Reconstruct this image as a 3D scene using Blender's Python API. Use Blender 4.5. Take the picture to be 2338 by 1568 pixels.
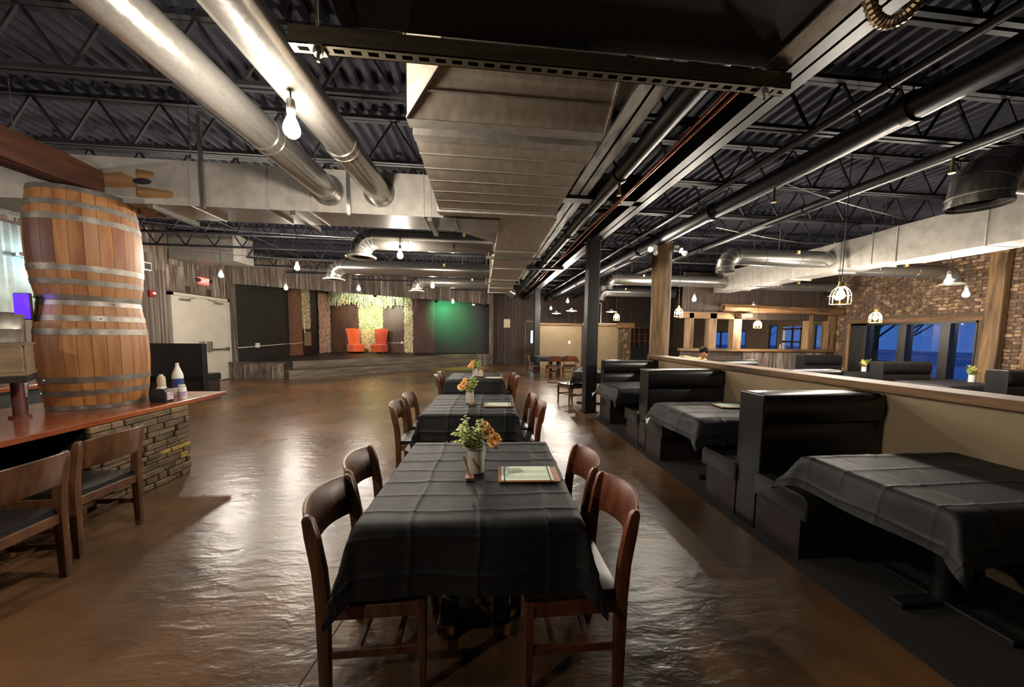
import bpy, bmesh, math, random
from math import sin, cos, pi, radians, atan2, hypot, sqrt, exp
from mathutils import Vector, Matrix

for _o in list(bpy.data.objects):
    bpy.data.objects.remove(_o, do_unlink=True)
SC = bpy.context.scene
COL = SC.collection
RND = random.Random(7)

# ------------------------------------------------------------------ camera
W_PX, H_PX = 2338.0, 1568.0
F_PX, CX_PX, CY_PX = 800.0, 1184.0, 826.0
YAW, PITCH, ROLL = radians(6.0), radians(4.4), radians(0.7)
_f = Vector((sin(YAW) * cos(PITCH), cos(YAW) * cos(PITCH), -sin(PITCH)))
_r = Vector((cos(YAW), -sin(YAW), 0.0))
_u = _r.cross(_f)
_r2 = _r * cos(ROLL) + _u * sin(ROLL)
_u2 = _u * cos(ROLL) - _r * sin(ROLL)
cam_data = bpy.data.cameras.new('camera')
cam = bpy.data.objects.new('camera', cam_data)
COL.objects.link(cam)
cam.matrix_world = Matrix(((_r2.x, _u2.x, -_f.x, 0.0), (_r2.y, _u2.y, -_f.y, 0.0), (_r2.z, _u2.z, -_f.z, 1.52), (0, 0, 0, 1)))
cam_data.sensor_fit = 'HORIZONTAL'
cam_data.sensor_width = 36.0
cam_data.lens = 36.0 * F_PX / W_PX
cam_data.shift_x = (W_PX / 2 - CX_PX) / W_PX
cam_data.shift_y = (CY_PX - H_PX / 2) / W_PX
cam_data.clip_start = 0.02
cam_data.clip_end = 300
SC.camera = cam

# ------------------------------------------------------------------ world, exposure, bulb power
world = bpy.data.worlds.new('dusk')
SC.world = world
world.use_nodes = True
_bg = world.node_tree.nodes['Background']
_bg.inputs[0].default_value = (0.03, 0.085, 0.27, 1)
_bg.inputs[1].default_value = 0.30
SC.view_settings.view_transform = 'Standard'
SC.view_settings.look = 'None'
SC.view_settings.exposure = 2.42
SC.view_settings.gamma = 1.0
SC.view_settings.use_curve_mapping = False
BULB = 330.0            # radiance of a pendant bulb
BULB_RGB = (1.0, 0.89, 0.755)
SC.cycles.use_denoising = True
SC.cycles.use_adaptive_sampling = True
SC.cycles.adaptive_threshold = 0.05
SC.cycles.max_bounces = 5
SC.cycles.diffuse_bounces = 3
SC.cycles.glossy_bounces = 3
SC.cycles.transparent_max_bounces = 12
SC.cycles.sample_clamp_indirect = 6.0
SC.cycles.caustics_reflective = False
SC.cycles.caustics_refractive = False


# ------------------------------------------------------------------ materials
def lin(h):
    c = [int(h[i:i + 2], 16) / 255 for i in (0, 2, 4)]
    return tuple(x / 12.92 if x <= 0.04045 else ((x + 0.055) / 1.055) ** 2.4 for x in c) + (1.0,)


MATS = {}


def M(name, c1, c2=None, scale=4.0, stretch=(1, 1, 1), rough=0.5, rough2=None, metal=0.0, bump=0.0, bscale=None, bstretch=None,
      rand=0.0, detail=4.0, dist=0.0, lo=0.35, hi=0.65, emit=None, es=0.0, coat=0.0, spec=0.5, c3=None, s3=1.0, sheen=0.0):
    m = bpy.data.materials.new(name)
    m.use_nodes = True
    MATS[name] = m
    nt = m.node_tree
    N, L = nt.nodes, nt.links
    bs = N['Principled BSDF']
    bs.inputs['Roughness'].default_value = rough
    bs.inputs['Metallic'].default_value = metal
    bs.inputs['Specular IOR Level'].default_value = spec
    if coat:
        bs.inputs['Coat Weight'].default_value = coat
        bs.inputs['Coat Roughness'].default_value = 0.15
    if sheen:
        bs.inputs['Sheen Weight'].default_value = sheen
    a = lin(c1)
    bs.inputs['Base Color'].default_value = a
    if emit:
        bs.inputs['Emission Color'].default_value = lin(emit) if isinstance(emit, str) else tuple(emit) + (1.0,)
        bs.inputs['Emission Strength'].default_value = es
    need = c2 or bump or rough2 is not None
    if not need and not rand:
        return m
    tc = N.new('ShaderNodeTexCoord')
    oi = N.new('ShaderNodeObjectInfo')
    mul = N.new('ShaderNodeMath'); mul.operation = 'MULTIPLY'; mul.inputs[1].default_value = 37.0
    L.new(oi.outputs['Random'], mul.inputs[0])
    add = N.new('ShaderNodeVectorMath'); add.operation = 'ADD'
    L.new(tc.outputs['Object'], add.inputs[0]); L.new(mul.outputs[0], add.inputs[1])

    def noise(sc, st, det):
        mp = N.new('ShaderNodeMapping'); mp.inputs['Scale'].default_value = st
        L.new(add.outputs[0], mp.inputs['Vector'])
        n = N.new('ShaderNodeTexNoise')
        n.inputs['Scale'].default_value = sc; n.inputs['Detail'].default_value = det; n.inputs['Distortion'].default_value = dist
        L.new(mp.outputs[0], n.inputs['Vector'])
        return n
    col = None
    if need:
        n = noise(scale, stretch, detail)
    if c2:
        rp = N.new('ShaderNodeValToRGB')
        rp.color_ramp.elements[0].position = lo; rp.color_ramp.elements[0].color = a
        rp.color_ramp.elements[1].position = hi; rp.color_ramp.elements[1].color = lin(c2)
        L.new(n.outputs['Fac'], rp.inputs[0])
        col = rp.outputs[0]
        if c3:
            n3 = noise(s3, stretch, 3.0)
            r3 = N.new('ShaderNodeValToRGB')
            r3.color_ramp.elements[0].position = 0.5; r3.color_ramp.elements[0].color = (0, 0, 0, 1)
            r3.color_ramp.elements[1].position = 0.68; r3.color_ramp.elements[1].color = (1, 1, 1, 1)
            L.new(n3.outputs['Fac'], r3.inputs[0])
            mx = N.new('ShaderNodeMix'); mx.data_type = 'RGBA'
            L.new(r3.outputs[0], mx.inputs[0]); L.new(col, mx.inputs[6]); mx.inputs[7].default_value = lin(c3)
            col = mx.outputs[2]
    if rand:
        hs = N.new('ShaderNodeHueSaturation')
        mr = N.new('ShaderNodeMapRange'); mr.inputs[3].default_value = 1 - rand; mr.inputs[4].default_value = 1 + rand
        L.new(oi.outputs['Random'], mr.inputs[0]); L.new(mr.outputs[0], hs.inputs['Value'])
        if col is None:
            hs.inputs['Color'].default_value = a
        else:
            L.new(col, hs.inputs['Color'])
        col = hs.outputs[0]
    if col is not None:
        L.new(col, bs.inputs['Base Color'])
    if rough2 is not None:
        mr = N.new('ShaderNodeMapRange'); mr.inputs[1].default_value = 0.3; mr.inputs[2].default_value = 0.7
        mr.inputs[3].default_value = rough; mr.inputs[4].default_value = rough2
        L.new(n.outputs['Fac'], mr.inputs[0]); L.new(mr.outputs[0], bs.inputs['Roughness'])
    if bump:
        nb = noise(bscale or scale, bstretch or stretch, 3.0)
        b = N.new('ShaderNodeBump'); b.inputs['Strength'].default_value = bump; b.inputs['Distance'].default_value = 0.01
        L.new(nb.outputs['Fac'], b.inputs['Height']); L.new(b.outputs[0], bs.inputs['Normal'])
    return m


def floor_material():
    m = M('stained_concrete', '4a3220')
    nt = m.node_tree; N, L = nt.nodes, nt.links
    bs = N['Principled BSDF']
    tc = N.new('ShaderNodeTexCoord')

    def noise(sc, det, dist, st=(1, 1, 1), rot=0.0):
        mp = N.new('ShaderNodeMapping'); mp.inputs['Scale'].default_value = st; mp.inputs['Rotation'].default_value = (0, 0, rot)
        L.new(tc.outputs['Object'], mp.inputs['Vector'])
        n = N.new('ShaderNodeTexNoise'); n.inputs['Scale'].default_value = sc; n.inputs['Detail'].default_value = det
        n.inputs['Distortion'].default_value = dist
        L.new(mp.outputs[0], n.inputs['Vector'])
        return n.outputs['Fac']
    n1 = noise(0.6, 7, 0.5)
    r = N.new('ShaderNodeValToRGB')
    e = r.color_ramp.elements
    e[0].position = 0.25; e[0].color = lin('3a2f25')
    e[1].position = 0.75; e[1].color = lin('75604a')
    for p, c in ((0.42, '4c3a2a'), (0.52, '5b422b'), (0.62, '684a2f')):
        k = e.new(p); k.color = lin(c)
    L.new(n1, r.inputs[0])
    n2 = noise(4.0, 8, 0.3, (1, 1, 1))
    mx = N.new('ShaderNodeMix'); mx.data_type = 'RGBA'; mx.blend_type = 'OVERLAY'; mx.inputs[0].default_value = 0.35
    L.new(r.outputs[0], mx.inputs[6])
    r2 = N.new('ShaderNodeValToRGB')
    r2.color_ramp.elements[0].position = 0.3; r2.color_ramp.elements[0].color = (0.22, 0.22, 0.22, 1)
    r2.color_ramp.elements[1].position = 0.7; r2.color_ramp.elements[1].color = (0.78, 0.76, 0.72, 1)
    L.new(n2, r2.inputs[0]); L.new(r2.outputs[0], mx.inputs[7])
    L.new(mx.outputs[2], bs.inputs['Base Color'])
    n3 = noise(1.1, 5, 0.3)
    mr = N.new('ShaderNodeMapRange'); mr.inputs[1].default_value = 0.3; mr.inputs[2].default_value = 0.7
    mr.inputs[3].default_value = 0.24; mr.inputs[4].default_value = 0.34
    L.new(n3, mr.inputs[0]); L.new(mr.outputs[0], bs.inputs['Roughness'])
    bs.inputs['Specular IOR Level'].default_value = 0.6
    nb = noise(5.0, 3, 0.4, (1.0, 2.4, 1), 0.25)
    b = N.new('ShaderNodeBump'); b.inputs['Strength'].default_value = 0.30; b.inputs['Distance'].default_value = 0.02
    L.new(nb, b.inputs['Height'])
    nb2 = noise(26.0, 3, 0.4, (1, 2, 1), 0.3)
    b2 = N.new('ShaderNodeBump'); b2.inputs['Strength'].default_value = 0.2; b2.inputs['Distance'].default_value = 0.006
    L.new(nb2, b2.inputs['Height']); L.new(b.outputs[0], b2.inputs['Normal'])
    L.new(b2.outputs[0], bs.inputs['Normal'])
    return m


def wine_stain(m):
    """a wine red spill, with its own ragged outline, over the middle of the stave"""
    nt = m.node_tree; N, L = nt.nodes, nt.links
    bs = N['Principled BSDF']; src = bs.inputs['Base Color'].links[0].from_socket
    tc = N.new('ShaderNodeTexCoord'); sx = N.new('ShaderNodeSeparateXYZ'); L.new(tc.outputs['Object'], sx.inputs[0])
    nz = N.new('ShaderNodeTexNoise'); nz.inputs['Scale'].default_value = 7.0; L.new(tc.outputs['Object'], nz.inputs['Vector'])
    ad = N.new('ShaderNodeMath'); ad.operation = 'MULTIPLY_ADD'; ad.inputs[1].default_value = 0.08; L.new(nz.outputs['Fac'], ad.inputs[0]); L.new(sx.outputs[2], ad.inputs[2])
    rp = N.new('ShaderNodeValToRGB'); e = rp.color_ramp.elements
    e[0].position = 0.33; e[0].color = (0, 0, 0, 1); e[1].position = 0.36; e[1].color = (1, 1, 1, 1)
    for p, c in ((0.72, 1), (0.75, 0)):
        k = e.new(p); k.color = (c, c, c, 1)
    L.new(ad.outputs[0], rp.inputs[0])
    mx = N.new('ShaderNodeMix'); mx.data_type = 'RGBA'
    L.new(rp.outputs[0], mx.inputs[0]); L.new(src, mx.inputs[6]); mx.inputs[7].default_value = lin('5c3026')
    L.new(mx.outputs[2], bs.inputs['Base Color'])


def glass_material():
    m = bpy.data.materials.new('window_glass'); m.use_nodes = True; MATS['window_glass'] = m
    nt = m.node_tree; N, L = nt.nodes, nt.links
    N.remove(N['Principled BSDF'])
    out = N['Material Output']
    tr = N.new('ShaderNodeBsdfTransparent'); tr.inputs[0].default_value = (0.9, 0.95, 1.0, 1)
    gl = N.new('ShaderNodeBsdfGlossy'); gl.inputs['Roughness'].default_value = 0.02
    fr = N.new('ShaderNodeFresnel')
    ge = N.new('ShaderNodeNewGeometry'); io = N.new('ShaderNodeMapRange')
    io.inputs[3].default_value = 1.5; io.inputs[4].default_value = 1 / 1.5      # same thin pane from either face
    L.new(ge.outputs['Backfacing'], io.inputs[0]); L.new(io.outputs[0], fr.inputs[0])
    mx = N.new('ShaderNodeMixShader')
    L.new(fr.outputs[0], mx.inputs[0]); L.new(tr.outputs[0], mx.inputs[1]); L.new(gl.outputs[0], mx.inputs[2])
    L.new(mx.outputs[0], out.inputs[0])
    return m


floor_material(); glass_material()
M('deck_black', '26262f', '30303a', scale=2, rough=0.75, rough2=0.85, spec=0.3)
M('steel_black', '17171c', '202026', scale=5, rough=0.65, spec=0.35)
M('beam_paint', '111112', '19191b', scale=3, rough=0.42)
M('beam_worn', '8d8a80', 'aaa598', scale=5, stretch=(3, 0.6, 1), rough=0.45, c3='1a1a1a', s3=3.0)
M('galv', '95928c', 'a3a099', scale=50, rough=0.18, rough2=0.24, metal=0.85, bump=0.02, bscale=6)
M('duct_dark', '4c4a44', '5a574f', scale=20, rough=0.5, metal=0.4)
M('duct_sheet', 'a09687', 'b3a898', scale=22, stretch=(1, 0.25, 1), rough=0.45, rough2=0.6, metal=0.35, bump=0.04, bscale=4)
M('duct_pale', '8f8b84', 'a29d95', scale=9, rough=0.42, rough2=0.55, metal=0.35)
M('duct_seam', '9a958c', 'b0aba2', scale=14, rough=0.4, metal=0.5)
M('unit_black', '161513', '24221f', scale=40, rough=0.85)
M('zinc_yellow', '6a6250', '80765f', scale=20, stretch=(0.2, 3, 3), rough=0.38, metal=0.85)
M('bolt', 'a5a29a', rough=0.35, metal=0.9)
M('conduit_ribbed', '6b5a48', '8a735a', scale=20, rough=0.35, metal=0.8)
M('copper', '8a4a2c', 'a05a34', scale=12, rough=0.35, metal=0.9)
M('pipe_black', '131313', '1b1b1b', scale=6, rough=0.42)
M('conduit', '8e8c88', rough=0.35, metal=0.7)
M('cord_black', '0d0d0d', rough=0.5)
M('socket_grey', '7f7b72', rough=0.4, metal=0.3)
M('chair_wood', '432a19', '604027', scale=9, stretch=(3, 3, 0.5), rough=0.38, rand=0.12, bump=0.04)
M('chair_wood_red', '4a2616', '673a22', scale=9, stretch=(3, 3, 0.5), rough=0.38, rand=0.1, bump=0.04)
M('vinyl_black', '121314', '181a1b', scale=60, rough=0.36, bump=0.03, bscale=160)
M('booth_vinyl', '161616', '1b1b1b', scale=30, rough=0.30, bump=0.05, bscale=9)
M('booth_base', '19110f', '241715', scale=6, stretch=(1, 1, 0.3), rough=0.5)
M('cloth_black', '131415', '191a1b', scale=25, rough=0.58, rough2=0.66, spec=0.32, bump=0.10, bscale=45)
M('cloth_lining', 'b9b6ae', rough=0.7)
M('table_black', '121110', rough=0.5)
M('scuffed_wood', '5a3526', '7a4a34', scale=20, rough=0.6)
M('barn_wood', '3b2e27', '6d5f54', scale=5, stretch=(5, 5, 0.35), rough=0.75, rand=0.32, bump=0.35, bscale=9, detail=8, c3='8d8275', s3=2.2)
M('barn_dark', '2a201a', '4a3a30', scale=5, stretch=(5, 5, 0.35), rough=0.75, rand=0.3, bump=0.35, bscale=9, detail=8)
M('stage_board', '3d332a', '62564a', scale=4, stretch=(0.4, 0.4, 4), rough=0.55, rand=0.15, bump=0.2, detail=8)
M('stage_top', '1b1a19', '2a2826', scale=3, rough=0.5)
M('timber', '624a30', '8d6e48', scale=4, stretch=(5, 5, 0.5), rough=0.7, bump=0.5, bscale=6, detail=8, c3='37230f', s3=2)
M('timber_y', '5c4228', '805f3f', scale=4, stretch=(5, 0.5, 5), rough=0.7, bump=0.5, bscale=6, detail=8, c3='37230f', s3=2)
M('timber_x', '634629', '8f6c44', scale=4, stretch=(0.5, 5, 5), rough=0.7, bump=0.5, bscale=6, detail=8, c3='37230f', s3=2)
M('log_red', '4a2a1c', '6b3f29', scale=4, stretch=(5, 0.4, 5), rough=0.8, bump=1.0, bscale=8, detail=8, c3='2c1a12', s3=2)
M('stave', '86592f', 'a0703f', scale=4, stretch=(4, 4, 0.4), rough=0.5, rand=0.09, bump=0.08, c3='7c431f', s3=2.5, detail=6)
wine_stain(M('stave_wine', '86592f', 'a0703f', scale=4, stretch=(4, 4, 0.4), rough=0.5, rand=0.09, bump=0.08, c3='7c431f', s3=2.5, detail=6))
M('hoop', '76716a', '8a857c', scale=18, rough=0.45, metal=0.75)
M('bar_top', '7a3a1c', '97512a', scale=3, stretch=(3, 0.4, 1), rough=0.16, rough2=0.28, coat=0.6, detail=7, c3='5e2a14', s3=2)
M('stone', '4b3c2c', '6a563e', scale=9, rough=0.7, rand=0.4, bump=0.4, bscale=22)
M('stone_dark', '17130f', rough=0.9)
M('stone_gold', '8c7236', 'a38a4c', scale=9, rough=0.6, bump=0.3, bscale=22)
M('cream_paint', 'b2ab9e', 'bbb4a7', scale=3, rough=0.42)
M('tan_paint', '806f53', '88765a', scale=3, rough=0.7, bump=0.04, bscale=90)
M('black_wall', '141312', '1b1a18', scale=5, rough=0.6)
M('chalk_wall', '20221f', '2b2e2a', scale=1.6, rough=0.55, rough2=0.7)
M('brick', '4a3729', '6a513e', scale=12, rough=0.8, rand=0.34, bump=0.3, bscale=30, c3='a58a68', s3=7)
M('mortar', '4a3c2e', '5a4a39', scale=14, rough=0.9)
M('slat_brown', '43291d', '553627', scale=4, stretch=(1, 1, 0.3), rough=0.5)
M('pinkish_post', '6d4a3c', '7a5546', scale=5, rough=0.6)
M('flower_wall', 'b9b08c', 'd9cfae', scale=7, rough=0.7, c3='9fa878', s3=5)
M('flower_pink', 'b08a7d', 'd0b09c', scale=7, rough=0.7, c3='9fa878', s3=5)
M('flower_dense', 'c9bf9c', 'd8bd88', scale=2.2, rough=0.7, c3='8fa068', s3=4)
M('garland', 'a9b488', 'd6d6b4', scale=9, rough=0.6, c3='c4a878', s3=2)
M('orange_velvet', 'c2480c', 'd25a14', scale=14, rough=0.7, sheen=0.4)
M('red_velvet', '9c2f0c', 'b03e10', scale=14, rough=0.7, sheen=0.4)
M('white_plastic', 'd8d6cf', rough=0.4)
M('ceramic', 'd5d1c6', 'dedad0', scale=20, rough=0.25)
M('ceramic_rim', '6b5a48', rough=0.4)
M('leaf_green', 'a4b456', 'd0d47c', scale=14, rough=0.5, rand=0.2)
M('leaf_deep', '4f6a3a', '6b8446', scale=14, rough=0.5)
M('petal_orange', 'f2b468', 'fad090', scale=10, rough=0.55)
M('menu_paper', 'c6d3bc', rough=0.6)
M('menu_ink', '5f6a60', rough=0.6)
M('menu_wood', '7d4a26', '96602f', scale=6, stretch=(0.4, 4, 4), rough=0.4)
M('elastic', '1a221e', rough=0.6)
M('block_wood', '7b4a36', '8e5a42', scale=12, rough=0.5)
M('stick_wood', 'b9855a', rough=0.5)
M('label_paper', 'cdbfa0', rough=0.6)
M('tub_metal', '8d8a82', 'a29f96', scale=16, rough=0.4, metal=0.7)
M('crate_wood', '6e5c48', '857156', scale=5, stretch=(0.6, 4, 4), rough=0.7, rand=0.15)
M('post_red', '4a2520', '5a2f28', scale=5, rough=0.5)
M('napkin_black', '1f2220', rough=0.45)
M('white_bottle', 'dcdcd8', rough=0.3)
M('label_blue', '2a3a78', rough=0.4)
M('label_pink', 'b07a98', 'c8c4d8', scale=40, rough=0.4)
M('exit_red', '7a1010', emit=(1.0, 0.06, 0.05), es=0.4, rough=0.4)
M('exit_face', 'c8302a', emit=(1.0, 0.16, 0.13), es=0.28, rough=0.4)
M('letter_pale', 'f0c8c0', emit=(1.0, 0.5, 0.42), es=0.3, rough=0.4)
M('alarm_red', '8c1a18', rough=0.35)
M('screen_violet', '10082a', emit=(0.10, 0.02, 1.0), es=0.32, rough=0.2)
M('corrugated', '6d7470', '8f9690', scale=3, rough=0.4, metal=0.6)
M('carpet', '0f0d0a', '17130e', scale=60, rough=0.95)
M('frame_dark', '15130f', rough=0.4)
M('door_white', 'b9bcc0', rough=0.4)
M('snow', '9fb4d8', 'c4d2ea', scale=3, rough=0.9)
M('outdoor_ground', '5a6880', '93a2bc', scale=0.6, rough=0.9)
M('tree_bark', '0d1016', rough=0.9)
M('railing_dark', '0c1018', rough=0.5)
M('flood_face', 'e8e4d8', emit=(1.0, 0.92, 0.75), es=240.0, rough=0.4)
M('skin', 'b8825e', 'c08a66', scale=12, rough=0.5)
M('hair_dark', '0b0a09', '151211', scale=40, rough=0.85, spec=0.2, bump=0.6, bscale=60)
M('shirt_pale', 'b5ac72', 'c2ba84', scale=8, rough=0.8)
M('bulb_glow', 'fff0d8', emit=BULB_RGB, es=BULB, rough=0.3)
M('bulb_off', 'dcd8cc', rough=0.25)
M('cage_wire', 'b09a5c', rough=0.35, metal=0.8)
M('shade_white', 'd9d7d0', rough=0.4)
M('shade_glow', 'fff4e0', emit=(1.0, 0.9, 0.72), es=12.0, rough=0.4)
M('par_black', '121212', rough=0.5)
for _n, _c in (('amber', (1.0, 0.55, 0.15)), ('blue', (0.1, 0.15, 1.0)), ('ice', (0.5, 0.8, 1.0)), ('red', (1.0, 0.05, 0.12)), ('green', (0.1, 1.0, 0.3))):
    M('lens_' + _n, '202020', emit=_c, es=14.0, rough=0.3)


# ------------------------------------------------------------------ mesh building
class B:
    def __init__(s):
        s.v = []; s.f = []

    def add(s, vs, fs):
        n = len(s.v)
        s.v.extend(tuple(p) for p in vs)
        s.f.extend(tuple(i + n for i in f) for f in fs)
        return s

    def box(s, x0, x1, y0, y1, z0, z1):
        return s.add([(x0, y0, z0), (x1, y0, z0), (x1, y1, z0), (x0, y1, z0), (x0, y0, z1), (x1, y0, z1), (x1, y1, z1), (x0, y1, z1)],
                     [(0, 3, 2, 1), (4, 5, 6, 7), (0, 1, 5, 4), (1, 2, 6, 5), (2, 3, 7, 6), (3, 0, 4, 7)])

    def hexa(s, p):
        return s.add(p, [(0, 3, 2, 1), (4, 5, 6, 7), (0, 1, 5, 4), (1, 2, 6, 5), (2, 3, 7, 6), (3, 0, 4, 7)])

    def bar(s, p, q, w, h, up=(0, 0, 1)):
        p = Vector(p); q = Vector(q); d = (q - p).normalized(); u = Vector(up)
        if abs(d.dot(u)) > 0.98:
            u = Vector((0, 1, 0))
        a = d.cross(u).normalized(); b = a.cross(d).normalized()
        a *= w / 2; b *= h / 2
        return s.hexa([p - a - b, q - a - b, q + a - b, p + a - b, p - a + b, q - a + b, q + a + b, p + a + b])

    def cyl(s, p, q, r, r1=None, n=14, caps=True):
        return s.tube([p, q], [r, r if r1 is None else r1], n, caps)

    def tube(s, pts, r, n=10, caps=True):
        P = [Vector(p) for p in pts]
        R = r if isinstance(r, (list, tuple)) else [r] * len(P)
        vs = []; ref = None
        for i, p in enumerate(P):
            if i == 0: d = P[1] - P[0]
            elif i == len(P) - 1: d = P[-1] - P[-2]
            else: d = (P[i + 1] - p).normalized() + (p - P[i - 1]).normalized()
            d.normalize()
            if ref is None:
                ref = Vector((0, 0, 1)) if abs(d.z) < 0.9 else Vector((1, 0, 0))
            a = d.cross(ref)
            if a.length < 1e-5:
                a = d.cross(Vector((1, 0.3, 0)))
            a.normalize(); b = a.cross(d).normalized(); ref = b
            for k in range(n):
                t = 2 * pi * k / n
                vs.append(p + (a * cos(t) + b * sin(t)) * R[i])
        fs = []
        for i in range(len(P) - 1):
            for k in range(n):
                fs.append((i * n + k, i * n + (k + 1) % n, (i + 1) * n + (k + 1) % n, (i + 1) * n + k))
        if caps:
            fs.append(tuple(range(n - 1, -1, -1))); fs.append(tuple((len(P) - 1) * n + k for k in range(n)))
        return s.add(vs, fs)

    def lathe(s, prof, n=20, c=(0, 0, 0), a0=0.0, a1=2 * pi, close=True):
        full = abs(a1 - a0 - 2 * pi) < 1e-6
        m = n if full else n + 1
        vs = []
        for r, z in prof:
            for k in range(m):
                t = a0 + (a1 - a0) * k / n
                vs.append((c[0] + r * cos(t), c[1] + r * sin(t), c[2] + z))
        fs = []
        for i in range(len(prof) - 1):
            for k in range(n):
                k2 = (k + 1) % m if full else k + 1
                fs.append((i * m + k, i * m + k2, (i + 1) * m + k2, (i + 1) * m + k))
        return s.add(vs, fs)

    def extr(s, prof, x0, x1):           # (y, z) outline swept along x
        n = len(prof)
        vs = [(x0, y, z) for y, z in prof] + [(x1, y, z) for y, z in prof]
        fs = [(i, (i + 1) % n, n + (i + 1) % n, n + i) for i in range(n)]
        fs += [tuple(range(n - 1, -1, -1)), tuple(range(n, 2 * n))]
        return s.add(vs, fs)

    def prism(s, poly, z0, z1):
        n = len(poly)
        vs = [(x, y, z0) for x, y in poly] + [(x, y, z1) for x, y in poly]
        fs = [(i, (i + 1) % n, n + (i + 1) % n, n + i) for i in range(n)]
        fs += [tuple(range(n - 1, -1, -1)), tuple(range(n, 2 * n))]
        return s.add(vs, fs)

    def ball(s, c, r, n=10, m=6, sc=(1, 1, 1)):
        vs = [(c[0], c[1], c[2] - r * sc[2])]
        for j in range(1, m):
            t = -pi / 2 + pi * j / m
            for k in range(n):
                a = 2 * pi * k / n
                vs.append((c[0] + r * sc[0] * cos(t) * cos(a), c[1] + r * sc[1] * cos(t) * sin(a), c[2] + r * sc[2] * sin(t)))
        vs.append((c[0], c[1], c[2] + r * sc[2]))
        fs = [(0, 1 + (k + 1) % n, 1 + k) for k in range(n)]
        for j in range(m - 2):
            for k in range(n):
                fs.append((1 + j * n + k, 1 + j * n + (k + 1) % n, 1 + (j + 1) * n + (k + 1) % n, 1 + (j + 1) * n + k))
        e = len(vs) - 1; b = 1 + (m - 2) * n
        fs += [(b + k, b + (k + 1) % n, e) for k in range(n)]
        return s.add(vs, fs)

    def rot(s, ang, c=(0, 0, 0), axis='Z'):
        R = Matrix.Rotation(ang, 4, axis); c = Vector(c)
        s.v = [tuple(R @ (Vector(p) - c) + c) for p in s.v]
        return s

    def move(s, d):
        s.v = [(p[0] + d[0], p[1] + d[1], p[2] + d[2]) for p in s.v]
        return s

    def mesh(s, name, mat, smooth=False, bevel=0.0, seg=2, recalc=True):
        me = bpy.data.meshes.new(name)
        me.from_pydata(s.v, [], s.f)
        if bevel or recalc:
            bm = bmesh.new(); bm.from_mesh(me)
            if recalc:
                bmesh.ops.recalc_face_normals(bm, faces=bm.faces)
            if bevel:
                bmesh.ops.bevel(bm, geom=[e for e in bm.edges if len(e.link_faces) == 2 and e.calc_face_angle(0) > 0.6], offset=bevel, segments=seg, profile=0.6, affect='EDGES', clamp_overlap=True)
            bm.to_mesh(me); bm.free()
        for mt in (mat if isinstance(mat, (list, tuple)) else [mat]):
            me.materials.append(MATS[mt])
        if smooth:
            me.shade_smooth()
            me.set_sharp_from_angle(angle=radians(42))
        me.update()
        return me

    def o(s, name, mat, parent=None, smooth=False, bevel=0.0, seg=2, loc=None, rz=0.0, recalc=True):
        return link(name, s.mesh(name, mat, smooth, bevel, seg, recalc), parent, loc, rz)


def link(name, me, parent=None, loc=None, rz=0.0, rot=None):
    o = bpy.data.objects.new(name, me)
    COL.objects.link(o)
    if parent is not None:
        o.parent = parent
    if loc is not None:
        o.location = loc
    if rot is not None:
        o.rotation_euler = rot
    elif rz:
        o.rotation_euler = (0, 0, rz)
    return o


def tag(o, label=None, cat=None, group=None, kind=None):
    if label: o['label'] = label
    if cat: o['category'] = cat
    if group: o['group'] = group
    if kind: o['kind'] = kind
    return o


def T(name, label, cat, loc=(0, 0, 0), rz=0.0, group=None):
    o = bpy.data.objects.new(name, None)
    COL.objects.link(o)
    o.empty_display_size = 0.1
    o.location = loc; o.rotation_euler = (0, 0, rz)
    return tag(o, label, cat, group)


def struct(o):
    o['kind'] = 'structure'
    return o


def S(name, mat=None, b=None, **k):     # a piece of the setting
    if b is None:
        o = bpy.data.objects.new(name, None); COL.objects.link(o)
        return struct(o)
    return struct(b.o(name, mat, **k))


def dup(root, loc, rz=0.0, label=None, group=None):
    r = root.copy(); COL.objects.link(r)
    r.location = loc; r.rotation_euler = (0, 0, rz)
    if label: r['label'] = label
    if group: r['group'] = group
    for ch in list(root.children):
        c = ch.copy(); COL.objects.link(c); c.parent = r
        for g in list(ch.children):
            d = g.copy(); COL.objects.link(d); d.parent = c
    return r


def lamp(name, kind, loc, power, rgb, parent=None, radius=0.03, target=None, size=1.0, blend=0.5):
    ld = bpy.data.lights.new(name, kind)
    ld.energy = power; ld.color = rgb
    ld.shadow_soft_size = radius
    o = bpy.data.objects.new(name, ld); COL.objects.link(o)
    o.location = loc
    if kind == 'SPOT':
        ld.spot_size = size; ld.spot_blend = blend
        o.rotation_euler = (Vector(target) - Vector(loc)).to_track_quat('-Z', 'Y').to_euler()
    if parent is not None:
        o.parent = parent
        o.matrix_parent_inverse = Matrix.Translation(parent.location).inverted()
    return o


def wo(b, name, mat, parent, **k):       # parts given in world coordinates under a thing that sits at parent.location
    l = parent.location
    b.move((-l[0], -l[1], -l[2]))
    return b.o(name, mat, parent, **k)


def text(name, s, size, mat, parent, loc, rot, depth=0.002, align='CENTER'):
    c = bpy.data.curves.new(name, 'FONT')
    c.body = s; c.size = size; c.extrude = depth; c.align_x = align; c.align_y = 'CENTER'
    c.materials.append(MATS[mat])
    o = bpy.data.objects.new(name, c); COL.objects.link(o)
    me = bpy.data.meshes.new_from_object(o.evaluated_get(bpy.context.evaluated_depsgraph_get()))
    bpy.data.objects.remove(o, do_unlink=True)
    return link(name, me, parent, loc, rot=rot)


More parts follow.
